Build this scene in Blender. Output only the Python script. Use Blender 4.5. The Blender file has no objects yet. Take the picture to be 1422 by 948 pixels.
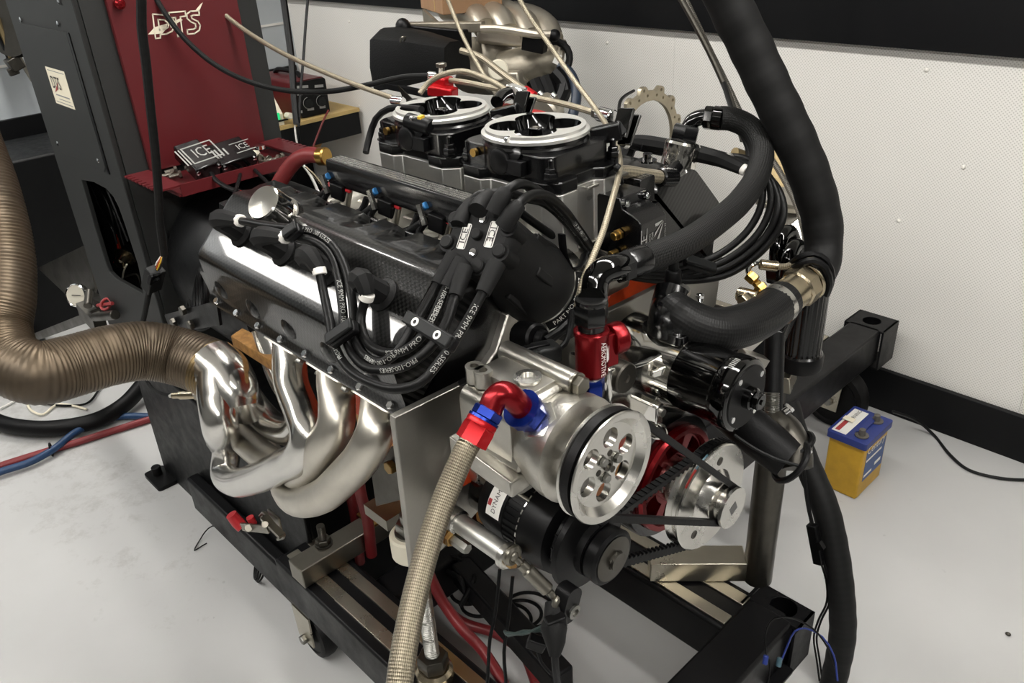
import bpy, bmesh, math, random
from mathutils import Vector, Matrix
from mathutils.geometry import tessellate_polygon
random.seed(7)
SC = bpy.context.scene
COL = SC.collection

# ------------------------------------------------------------------ camera
RC = ((0.69453390, 0.71757237, -0.05208200),      # image right   in world axes
      (0.31069737, -0.36443845, -0.87786774),     # image down
      (-0.64891433, 0.59352716, -0.47606271))     # view direction
right, down, fwd = [Vector(r) for r in RC]
CAM = Vector((0, 0, 1.5))
FPX = 1150.0
cd = bpy.data.cameras.new('camera'); co = bpy.data.objects.new('camera', cd); COL.objects.link(co)
m = Matrix((right, -down, -fwd)).transposed().to_4x4(); m.translation = CAM
co.matrix_world = m
cd.sensor_width = 36; cd.lens = 36 * FPX / 1422; cd.clip_start = 0.02
SC.camera = co
# ------------------------------------------------------------------ world, exposure
w = bpy.data.worlds.new('world'); SC.world = w; w.use_nodes = True
w.node_tree.nodes['Background'].inputs[0].default_value = (0.8, 0.85, 0.9, 1)
w.node_tree.nodes['Background'].inputs[1].default_value = 0.25
SC.view_settings.view_transform = 'Standard'; SC.view_settings.look = 'None'
SC.view_settings.exposure = 0.0; SC.view_settings.gamma = 1.0
LAMP = 37.0

# ------------------------------------------------------------------ maths helpers
def P(u, v, X=None, Y=None, Z=None, D=None):
    """the point of the place seen at pixel (u, v) on the plane X=, Y=, Z= or at depth D"""
    d = right * ((u - 711) / FPX) + down * ((v - 474) / FPX) + fwd
    if X is not None: t = X / d.x
    elif Y is not None: t = Y / d.y
    elif Z is not None: t = (Z - 1.5) / d.z
    else: t = D
    return CAM + d * t
V = Vector
EX, EY, EZ = V((1, 0, 0)), V((0, 1, 0)), V((0, 0, 1))
YC, ZC = 0.82, 0.757                      # crankshaft axis
Q = math.sqrt(0.5)
BA = {-1: V((0, -Q, Q)), 1: V((0, Q, Q))} # bank axes, near bank -1, far bank +1
BL = {-1: V((0, Q, Q)), 1: V((0, -Q, Q))} # towards the valley
def bank(x, a, l, s=-1): return V((x, YC, ZC)) + BA[s] * a + BL[s] * l
def frame(axis, ref=None):
    axis = axis.normalized()
    if ref is None: ref = EZ if abs(axis.z) < 0.9 else EX
    a = (ref - axis * ref.dot(axis)).normalized()
    return a, axis.cross(a), axis
def spline(pts, step=0.012):
    pts = [V(p) for p in pts]
    if len(pts) == 2: pts = [pts[0], pts[0].lerp(pts[1], .5), pts[1]]
    q = [pts[0] * 2 - pts[1]] + pts + [pts[-1] * 2 - pts[-2]]
    out, par = [], []
    for i in range(1, len(q) - 2):
        p0, p1, p2, p3 = q[i - 1], q[i], q[i + 1], q[i + 2]
        # centripetal Catmull-Rom
        t0 = 0; t1 = t0 + max((p1 - p0).length, 1e-6) ** .5; t2 = t1 + max((p2 - p1).length, 1e-6) ** .5; t3 = t2 + max((p3 - p2).length, 1e-6) ** .5
        n = max(2, int((p2 - p1).length / step))
        for k in range(n):
            t = t1 + (t2 - t1) * k / n
            a1 = p0 * ((t1 - t) / (t1 - t0)) + p1 * ((t - t0) / (t1 - t0)); a2 = p1 * ((t2 - t) / (t2 - t1)) + p2 * ((t - t1) / (t2 - t1)); a3 = p2 * ((t3 - t) / (t3 - t2)) + p3 * ((t - t2) / (t3 - t2))
            b1 = a1 * ((t2 - t) / (t2 - t0)) + a2 * ((t - t0) / (t2 - t0)); b2 = a2 * ((t3 - t) / (t3 - t1)) + a3 * ((t - t1) / (t3 - t1))
            out.append(b1 * ((t2 - t) / (t2 - t1)) + b2 * ((t - t1) / (t2 - t1))); par.append(i - 1 + k / n)
    out.append(pts[-1]); par.append(len(pts) - 1)
    return out, par
def circle(r, n=24, cx=0, cy=0, a0=0): return [(cx + r * math.cos(a0 + 2 * math.pi * i / n), cy + r * math.sin(a0 + 2 * math.pi * i / n)) for i in range(n)]
def rrect(x0, y0, x1, y1, r, k=4):
    o = []
    for cx, cy, a in ((x1 - r, y1 - r, 0), (x0 + r, y1 - r, 90), (x0 + r, y0 + r, 180), (x1 - r, y0 + r, 270)):
        for i in range(k + 1):
            t = math.radians(a + 90 * i / k); o.append((cx + r * math.cos(t), cy + r * math.sin(t)))
    return o

class MB:
    """mesh builder: gathers shapes into one mesh (world coordinates)"""
    def __init__(s): s.v = []; s.f = []; s.u = []
    def add(s, vs, fs, us=None):
        b = len(s.v); s.v += [V(p) for p in vs]
        for i, f in enumerate(fs):
            s.f.append([b + k for k in f]); s.u.append(us[i] if us else None)
        return s
    def box(s, c, size, ax=None, ay=None):
        ax = (ax or EX).normalized(); ay = (ay or EY); ay = (ay - ax * ay.dot(ax)).normalized(); az = ax.cross(ay)
        h = [k / 2 for k in size]; c = V(c)
        vs = [c + ax * (h[0] * i) + ay * (h[1] * j) + az * (h[2] * k) for i in (-1, 1) for j in (-1, 1) for k in (-1, 1)]
        return s.add(vs, [(0, 1, 3, 2), (4, 6, 7, 5), (0, 4, 5, 1), (2, 3, 7, 6), (0, 2, 6, 4), (1, 5, 7, 3)])
    def span(s, a, b): a, b = V(a), V(b); return s.box((a + b) / 2, [abs(k) for k in (b - a)])
    def bar(s, p, q, w, h, up=None):
        p, q = V(p), V(q); ax = (q - p).normalized(); up = up or EZ
        return s.box((p + q) / 2, ((q - p).length, w, h), ax, up.cross(ax))
    def prism(s, poly, o, ax, ay, an, d):
        return s.plate(poly, [], o, ax, ay, an, d)
    def plate(s, outer, holes, o, ax, ay, an, d, taper=1.0):
        o = V(o); loops = [list(outer)] + [list(h) for h in holes]
        n = sum(len(l) for l in loops)
        flat = [p for l in loops for p in l]
        tri = tessellate_polygon([[V((p[0], p[1], 0)) for p in l] for l in loops])
        vs = [o + ax * p[0] + ay * p[1] for p in flat] + [o + ax * (p[0] * taper) + ay * (p[1] * taper) + an * d for p in flat]
        fs = []
        sg = (ax.cross(ay).dot(an) > 0) == (d > 0)
        for t in tri:
            a, b, c = (flat[k] for k in t)
            ccw = (b[0] - a[0]) * (c[1] - a[1]) - (b[1] - a[1]) * (c[0] - a[0]) > 0
            t = list(t) if ccw == sg else list(t)[::-1]
            fs.append(t[::-1]); fs.append([k + n for k in t])
        i = 0
        for li, l in enumerate(loops):
            ar = sum(l[k][0] * l[(k + 1) % len(l)][1] - l[(k + 1) % len(l)][0] * l[k][1] for k in range(len(l)))
            pos = (ar > 0) if li == 0 else (ar < 0)
            for k in range(len(l)):
                a, b = i + k, i + (k + 1) % len(l)
                f = [a, b, b + n, a + n]
                fs.append(f if pos == sg else f[::-1])
            i += len(l)
        return s.add(vs, fs)
    def lathe(s, prof, o, axis, n=24, ref=None, fn=None, caps=True, arc=None):
        a, b, c = frame(V(axis), ref); o = V(o); vs = []; fs = []; us = []
        for r, t in prof:
            for i in range(n):
                th = 2 * math.pi * i / n
                rr = r * (fn(th, t) if fn else 1)
                vs.append(o + a * (rr * math.cos(th)) + b * (rr * math.sin(th)) + c * t)
        L = 0
        for j in range(len(prof) - 1):
            dl = math.hypot(prof[j + 1][0] - prof[j][0], prof[j + 1][1] - prof[j][1])
            for i in range(n):
                k = (i + 1) % n
                fs.append((j * n + i, j * n + k, (j + 1) * n + k, (j + 1) * n + i))
                us.append(((i / n, L), ((i + 1) / n, L), ((i + 1) / n, L + dl), (i / n, L + dl)))
            L += dl
        if caps:
            if prof[0][0] > 1e-5: fs.append(tuple(range(n))[::-1]); us.append(None)
            if prof[-1][0] > 1e-5: fs.append(tuple((len(prof) - 1) * n + i for i in range(n))); us.append(None)
        return s.add(vs, fs, us)
    def cyl(s, p, q, r, r2=None, n=20):
        p, q = V(p), V(q); L = (q - p).length
        return s.lathe([(r, 0), (r if r2 is None else r2, L)], p, q - p, n)
    def rod(s, p, q, r, n=18, c=.15):
        p, q = V(p), V(q); L = (q - p).length; b = min(r * c, L * .3)
        return s.lathe([(r - b, 0), (r, b), (r, L - b), (r - b, L)], p, q - p, n)
    def hex(s, p, axis, r, h, n=6):
        return s.lathe([(r * .9, 0), (r, h * .12), (r, h * .88), (r * .9, h)], p, axis, n)
    def ball(s, c, r, n=16, sc=(1, 1, 1)):
        pr = [(r * math.sin(math.pi * i / n), -r * math.cos(math.pi * i / n)) for i in range(n + 1)]
        b = len(s.v); s.lathe(pr, (0, 0, 0), EZ, n * 2)
        for k in range(b, len(s.v)): p = s.v[k]; s.v[k] = V(c) + V((p.x * sc[0], p.y * sc[1], p.z * sc[2]))
        return s
    def tube(s, pts, r, n=12, step=.012, rib=None, closed=False, ref=None, straight=False, sq=None):
        if straight: path = [V(p) for p in pts]; par = list(range(len(path)))
        else: path, par = spline(pts, step)
        m = len(path); rings = []
        T = [(path[min(i + 1, m - 1)] - path[max(i - 1, 0)]).normalized() for i in range(m)]
        if closed:
            T = [(path[(i + 1) % m] - path[i - 1]).normalized() for i in range(m)]
        a = frame(T[0], ref)[0]; vs = []; L = 0; Ls = []
        for i in range(m):
            if i: L += (path[i] - path[i - 1]).length
            if ref is not None and straight: a = ref
            a = (a - T[i] * a.dot(T[i])).normalized(); b = T[i].cross(a)
            if isinstance(r, (list, tuple)):
                k = min(int(par[i]), len(r) - 2); rr = r[k] + (r[k + 1] - r[k]) * (par[i] - k)
            else: rr = r
            if rib: rr += rib[0] * math.sin(2 * math.pi * L / rib[1])
            Ls.append(L)
            for j in range(n):
                th = 2 * math.pi * (j + (.5 if n == 4 else 0)) / n
                sx = (sq[0], sq[1]) if sq else (1, 1)
                vs.append(path[i] + a * (rr * sx[0] * math.cos(th)) + b * (rr * sx[1] * math.sin(th)))
        fs = []; us = []
        for i in range(m if closed else m - 1):
            i2 = (i + 1) % m; l1 = Ls[i2] if i2 else L + .01
            for j in range(n):
                k = (j + 1) % n
                fs.append((i * n + j, i * n + k, i2 * n + k, i2 * n + j))
                us.append(((j / n, Ls[i]), ((j + 1) / n, Ls[i]), ((j + 1) / n, l1), (j / n, l1)))
        if not closed:
            fs.append(tuple(range(n))[::-1]); fs.append(tuple((m - 1) * n + j for j in range(n))); us += [None, None]
        return s.add(vs, fs, us)
    def torus(s, c, axis, R, r, n=32, k=10, arc=1.0):
        a, b, _ = frame(V(axis)); m = int(n * arc) + (1 if arc < 1 else 0)
        pts = [V(c) + a * (R * math.cos(2 * math.pi * i / n)) + b * (R * math.sin(2 * math.pi * i / n)) for i in range(m)]
        return s.tube(pts, r, k, straight=True, closed=arc >= 1)
    def grid(s, rows, close=False):
        n = len(rows[0]); vs = [p for r in rows for p in r]; fs = []
        for i in range(len(rows) - 1):
            for j in range(n if close else n - 1):
                k = (j + 1) % n; fs.append((i * n + j, i * n + k, (i + 1) * n + k, (i + 1) * n + j))
        return s.add(vs, fs)

# ------------------------------------------------------------------ object helpers
def mesh_from(name, mb, off, ang, flip=False):
    me = bpy.data.meshes.new(name)
    me.from_pydata([tuple(p - off) for p in mb.v], [], mb.f)
    if any(mb.u):
        uv = me.uv_layers.new(name='uv')
        for poly, u in zip(me.polygons, mb.u):
            if u:
                for li, c in zip(poly.loop_indices, u): uv.data[li].uv = c
    if flip is not None:
        bm = bmesh.new(); bm.from_mesh(me); bmesh.ops.recalc_face_normals(bm, faces=bm.faces); bm.to_mesh(me); bm.free()
    me.polygons.foreach_set('use_smooth', [True] * len(me.polygons))
    me.set_sharp_from_angle(angle=math.radians(ang))
    return me
def T(name, label, cat, loc, group=None, kind=None):
    o = bpy.data.objects.new(name, None); COL.objects.link(o); o.location = loc; o.empty_display_size = .05
    if label: o['label'] = label
    if cat: o['category'] = cat
    if group: o['group'] = group
    if kind: o['kind'] = kind
    return o
def wloc(o):
    l = V((0, 0, 0))
    while o: l += V(o.location); o = o.parent
    return l
def K(name, mb, mat, parent, label=None, bev=0, ang=35, kind=None, seg=2):
    """a part (or sub-part) of a thing"""
    off = wloc(parent)
    me = mesh_from(name, mb, off, ang); me.materials.append(mat)
    o = bpy.data.objects.new(name, me); COL.objects.link(o); o.parent = parent
    if label: o['label'] = label
    if kind: o['kind'] = kind
    if bev: bevel(o, bev, seg)
    return o
def bevel(o, w_, seg=2):
    b = o.modifiers.new('bevel', 'BEVEL'); b.width = w_; b.segments = seg; b.limit_method = 'ANGLE'; b.angle_limit = math.radians(40); b.harden_normals = False
def S1(name, label, cat, mb, mat, group=None, bev=0, ang=35, kind=None):
    """a thing that is one mesh"""
    xs = [p.x for p in mb.v]; ys = [p.y for p in mb.v]; zs = [p.z for p in mb.v]
    off = V(((min(xs) + max(xs)) / 2, (min(ys) + max(ys)) / 2, min(zs)))
    me = mesh_from(name, mb, off, ang); me.materials.append(mat)
    o = bpy.data.objects.new(name, me); COL.objects.link(o); o.location = off
    if label: o['label'] = label
    if cat: o['category'] = cat
    if group: o['group'] = group
    if kind: o['kind'] = kind
    if bev: bevel(o, bev)
    return o
_txt = {}
def glyphs(s):
    if s not in _txt:
        cu = bpy.data.curves.new('t', 'FONT'); cu.body = s; cu.size = 1; cu.align_x = 'CENTER'; cu.align_y = 'CENTER'; cu.resolution_u = 2
        o = bpy.data.objects.new('t', cu); COL.objects.link(o)
        dg = bpy.context.evaluated_depsgraph_get(); me = bpy.data.meshes.new_from_object(o.evaluated_get(dg))
        _txt[s] = ([V(v.co) for v in me.vertices], [list(p.vertices) for p in me.polygons])
        bpy.data.objects.remove(o); bpy.data.curves.remove(cu); bpy.data.meshes.remove(me)
    return _txt[s]
def text(s, o, ax, ay, size, mat, parent, name='lettering', sx=1.0, lift=.0006, fn=None, label=None):
    """flat printed lettering, centred on o, running along ax"""
    vs, fs = glyphs(s); ax = ax.normalized(); ay = (ay - ax * ay.dot(ax)).normalized(); an = ax.cross(ay); o = V(o)
    mb = MB()
    mb.add([fn(p.x * size * sx, p.y * size) if fn else o + ax * (p.x * size * sx) + ay * (p.y * size) + an * lift for p in vs], fs)
    me_flip = K(name, mb, mat, parent, label)
    return me_flip

# ------------------------------------------------------------------ materials
def lin(h):
    h = h.lstrip('#'); c = [int(h[i:i + 2], 16) / 255 for i in (0, 2, 4)]
    return tuple((x / 12.92 if x <= .04045 else ((x + .055) / 1.055) ** 2.4) for x in c) + (1,)
def base(name):
    mt = bpy.data.materials.new(name); mt.use_nodes = True; nt = mt.node_tree
    return mt, nt, nt.nodes['Principled BSDF']
def N(nt, t, **k):
    n = nt.nodes.new(t)
    for a, b in k.items():
        if a in n.inputs.keys() if isinstance(a, str) else False: n.inputs[a].default_value = b
        else: setattr(n, a, b)
    return n
def mat(name, col, rough=.5, metal=0, coat=0, var=0, vs=20, bump=0, bs=200, rvar=0, spec=.5, aniso=0, col2=None):
    mt, nt, b = base(name); c = lin(col)
    b.inputs['Base Color'].default_value = c; b.inputs['Roughness'].default_value = rough; b.inputs['Metallic'].default_value = metal
    b.inputs['Coat Weight'].default_value = coat; b.inputs['Coat Roughness'].default_value = .04; b.inputs['Specular IOR Level'].default_value = spec
    if aniso: b.inputs['Anisotropic'].default_value = aniso
    if var or rvar or bump:
        tc = N(nt, 'ShaderNodeTexCoord')
        if var or rvar:
            n = N(nt, 'ShaderNodeTexNoise'); n.inputs['Scale'].default_value = vs; n.inputs['Detail'].default_value = 5; n.inputs['Roughness'].default_value = .65
            nt.links.new(tc.outputs['Object'], n.inputs['Vector'])
            if var:
                r = N(nt, 'ShaderNodeMapRange'); r.inputs[1].default_value = .3; r.inputs[2].default_value = .7; nt.links.new(n.outputs[0], r.inputs[0])
                mx = N(nt, 'ShaderNodeMix', data_type='RGBA'); nt.links.new(r.outputs[0], mx.inputs[0])
                c2 = lin(col2) if col2 else tuple(x * (1 - var) for x in c[:3]) + (1,)
                mx.inputs[6].default_value = c; mx.inputs[7].default_value = c2; nt.links.new(mx.outputs[2], b.inputs['Base Color'])
            if rvar:
                r = N(nt, 'ShaderNodeMapRange'); r.inputs[1].default_value = .3; r.inputs[2].default_value = .7
                r.inputs[3].default_value = max(.02, rough - rvar); r.inputs[4].default_value = min(1, rough + rvar)
                nt.links.new(n.outputs[0], r.inputs[0]); nt.links.new(r.outputs[0], b.inputs['Roughness'])
        if bump:
            n2 = N(nt, 'ShaderNodeTexNoise'); n2.inputs['Scale'].default_value = bs; n2.inputs['Detail'].default_value = 2
            nt.links.new(tc.outputs['Object'], n2.inputs['Vector'])
            bp = N(nt, 'ShaderNodeBump'); bp.inputs['Strength'].default_value = bump; bp.inputs['Distance'].default_value = .002
            nt.links.new(n2.outputs[0], bp.inputs['Height']); nt.links.new(bp.outputs[0], b.inputs['Normal'])
    return mt
def mathn(nt, op, a, b=None):
    n = N(nt, 'ShaderNodeMath', operation=op)
    for i, x in enumerate((a, b)):
        if x is None: continue
        if isinstance(x, (int, float)): n.inputs[i].default_value = x
        else: nt.links.new(x, n.inputs[i])
    return n.outputs[0]
def weave(name, c1, c2, rough, metal, around, pitch, bump=.5, coat=0):
    """crossing strands on a tube: u runs round, v (metres) runs along"""
    mt, nt, b = base(name)
    uv = N(nt, 'ShaderNodeUVMap'); sp = N(nt, 'ShaderNodeSeparateXYZ'); nt.links.new(uv.outputs[0], sp.inputs[0])
    U = mathn(nt, 'MULTIPLY', sp.outputs[0], around * 2 * math.pi); W = mathn(nt, 'MULTIPLY', sp.outputs[1], 2 * math.pi / pitch)
    s1 = mathn(nt, 'SINE', mathn(nt, 'ADD', U, W)); s2 = mathn(nt, 'SINE', mathn(nt, 'SUBTRACT', U, W))
    h = mathn(nt, 'MULTIPLY', s1, s2); h = mathn(nt, 'MULTIPLY_ADD', h, .5); h.node.inputs[2].default_value = .5
    mx = N(nt, 'ShaderNodeMix', data_type='RGBA'); nt.links.new(h, mx.inputs[0]); mx.inputs[6].default_value = lin(c1); mx.inputs[7].default_value = lin(c2)
    nt.links.new(mx.outputs[2], b.inputs['Base Color']); b.inputs['Roughness'].default_value = rough; b.inputs['Metallic'].default_value = metal
    b.inputs['Coat Weight'].default_value = coat; b.inputs['Specular IOR Level'].default_value = .5 if metal else .25
    bp = N(nt, 'ShaderNodeBump'); bp.inputs['Strength'].default_value = bump; bp.inputs['Distance'].default_value = .001
    nt.links.new(h, bp.inputs['Height']); nt.links.new(bp.outputs[0], b.inputs['Normal'])
    return mt
def carbon(name, s):
    mt, nt, b = base(name)
    tc = N(nt, 'ShaderNodeTexCoord'); sp = N(nt, 'ShaderNodeSeparateXYZ'); nt.links.new(tc.outputs['Object'], sp.inputs[0])
    U = mathn(nt, 'MULTIPLY', sp.outputs[0], 2 * math.pi / .0085)
    L = mathn(nt, 'ADD', mathn(nt, 'MULTIPLY', sp.outputs[1], -s * Q), mathn(nt, 'MULTIPLY', sp.outputs[2], Q))
    W = mathn(nt, 'MULTIPLY', L, 2 * math.pi / .0085)
    h = mathn(nt, 'MULTIPLY', mathn(nt, 'SINE', U), mathn(nt, 'SINE', W))
    r = N(nt, 'ShaderNodeMapRange'); r.inputs[1].default_value = -.25; r.inputs[2].default_value = .25; nt.links.new(h, r.inputs[0])
    mx = N(nt, 'ShaderNodeMix', data_type='RGBA'); nt.links.new(r.outputs[0], mx.inputs[0]); mx.inputs[6].default_value = lin('#040404'); mx.inputs[7].default_value = lin('#1c1c1b')
    nt.links.new(mx.outputs[2], b.inputs['Base Color'])
    b.inputs['Roughness'].default_value = .3; b.inputs['Specular IOR Level'].default_value = .2; b.inputs['Coat Weight'].default_value = .5; b.inputs['Coat Roughness'].default_value = .035
    bp = N(nt, 'ShaderNodeBump'); bp.inputs['Strength'].default_value = .12; bp.inputs['Distance'].default_value = .0006
    nt.links.new(r.outputs[0], bp.inputs['Height']); nt.links.new(bp.outputs[0], b.inputs['Normal'])
    return mt
def emit(name, col, st):
    mt, nt, b = base(name); b.inputs['Base Color'].default_value = lin(col); b.inputs['Emission Color'].default_value = lin(col); b.inputs['Emission Strength'].default_value = st
    return mt
def floor_mat():
    mt, nt, b = base('painted_floor')
    tc = N(nt, 'ShaderNodeTexCoord')
    n1 = N(nt, 'ShaderNodeTexNoise'); n1.inputs['Scale'].default_value = 2.2; n1.inputs['Detail'].default_value = 6; nt.links.new(tc.outputs['Object'], n1.inputs[0])
    r1 = N(nt, 'ShaderNodeMapRange'); r1.inputs[1].default_value = .35; r1.inputs[2].default_value = .75; nt.links.new(n1.outputs[0], r1.inputs[0])
    mx = N(nt, 'ShaderNodeMix', data_type='RGBA'); nt.links.new(r1.outputs[0], mx.inputs[0]); mx.inputs[6].default_value = lin('#bfbfbe'); mx.inputs[7].default_value = lin('#b4b4b3')
    # scuffs and specks
    n2 = N(nt, 'ShaderNodeTexNoise'); n2.inputs['Scale'].default_value = 38; n2.inputs['Detail'].default_value = 3; nt.links.new(tc.outputs['Object'], n2.inputs[0])
    r2 = N(nt, 'ShaderNodeMapRange'); r2.inputs[1].default_value = .70; r2.inputs[2].default_value = .78; nt.links.new(n2.outputs[0], r2.inputs[0])
    n3 = N(nt, 'ShaderNodeTexNoise'); n3.inputs['Scale'].default_value = 3.1; nt.links.new(tc.outputs['Object'], n3.inputs[0])
    r3 = N(nt, 'ShaderNodeMapRange'); r3.inputs[1].default_value = .5; r3.inputs[2].default_value = .7; nt.links.new(n3.outputs[0], r3.inputs[0])
    f = mathn(nt, 'MULTIPLY', r2.outputs[0], r3.outputs[0]); f = mathn(nt, 'MULTIPLY', f, .55)
    mx2 = N(nt, 'ShaderNodeMix', data_type='RGBA'); nt.links.new(f, mx2.inputs[0]); nt.links.new(mx.outputs[2], mx2.inputs[6]); mx2.inputs[7].default_value = lin('#5d5a57')
    # grime trodden in beside the dyno base and the cart
    sp = N(nt, 'ShaderNodeSeparateXYZ'); nt.links.new(tc.outputs['Object'], sp.inputs[0])
    dx = mathn(nt, 'ADD', sp.outputs[0], 1.9); dy = mathn(nt, 'ADD', sp.outputs[1], -.42)
    q = mathn(nt, 'ADD', mathn(nt, 'MULTIPLY', mathn(nt, 'MULTIPLY', dx, dx), .35), mathn(nt, 'MULTIPLY', mathn(nt, 'MULTIPLY', dy, dy), 9))
    n4 = N(nt, 'ShaderNodeTexNoise'); n4.inputs['Scale'].default_value = 14; n4.inputs['Detail'].default_value = 8; n4.inputs['Roughness'].default_value = .75; nt.links.new(tc.outputs['Object'], n4.inputs[0])
    g = mathn(nt, 'SUBTRACT', n4.outputs[0], mathn(nt, 'MULTIPLY', q, .35)); r4 = N(nt, 'ShaderNodeMapRange'); r4.inputs[1].default_value = .45; r4.inputs[2].default_value = .75; r4.inputs[4].default_value = .5; nt.links.new(g, r4.inputs[0])
    mx3 = N(nt, 'ShaderNodeMix', data_type='RGBA'); nt.links.new(r4.outputs[0], mx3.inputs[0]); nt.links.new(mx2.outputs[2], mx3.inputs[6]); mx3.inputs[7].default_value = lin('#77726a')
    nt.links.new(mx3.outputs[2], b.inputs['Base Color']); b.inputs['Roughness'].default_value = .38; b.inputs['Specular IOR Level'].default_value = .4
    bp = N(nt, 'ShaderNodeBump'); bp.inputs['Strength'].default_value = .06; nt.links.new(n2.outputs[0], bp.inputs['Height']); nt.links.new(bp.outputs[0], b.inputs['Normal'])
    return mt
def perf_mat():
    """white perforated acoustic sheet: staggered rows of small holes"""
    mt, nt, b = base('perforated_sheet')
    tc = N(nt, 'ShaderNodeTexCoord'); sp = N(nt, 'ShaderNodeSeparateXYZ'); nt.links.new(tc.outputs['Object'], sp.inputs[0])
    p = .0092
    U = mathn(nt, 'MULTIPLY', sp.outputs[0], 2 * math.pi / p); W = mathn(nt, 'MULTIPLY', sp.outputs[2], 2 * math.pi / p)
    h = mathn(nt, 'ADD', mathn(nt, 'COSINE', U), mathn(nt, 'COSINE', W))
    U2 = mathn(nt, 'ADD', U, math.pi); W2 = mathn(nt, 'ADD', W, math.pi)
    h = mathn(nt, 'MAXIMUM', h, mathn(nt, 'ADD', mathn(nt, 'COSINE', U2), mathn(nt, 'COSINE', W2)))
    r = N(nt, 'ShaderNodeMapRange'); r.inputs[1].default_value = 1.0; r.inputs[2].default_value = 1.7; r.inputs[4].default_value = .42; nt.links.new(h, r.inputs[0])
    mx = N(nt, 'ShaderNodeMix', data_type='RGBA'); nt.links.new(r.outputs[0], mx.inputs[0]); mx.inputs[6].default_value = lin('#e6e4df'); mx.inputs[7].default_value = lin('#6f6a60')
    nt.links.new(mx.outputs[2], b.inputs['Base Color']); b.inputs['Roughness'].default_value = .45
    return mt
def stamped(name, c1, c2, scale, rough, metal=0):
    return mat(name, c1, rough, metal, var=1, col2=c2, vs=scale)

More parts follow.
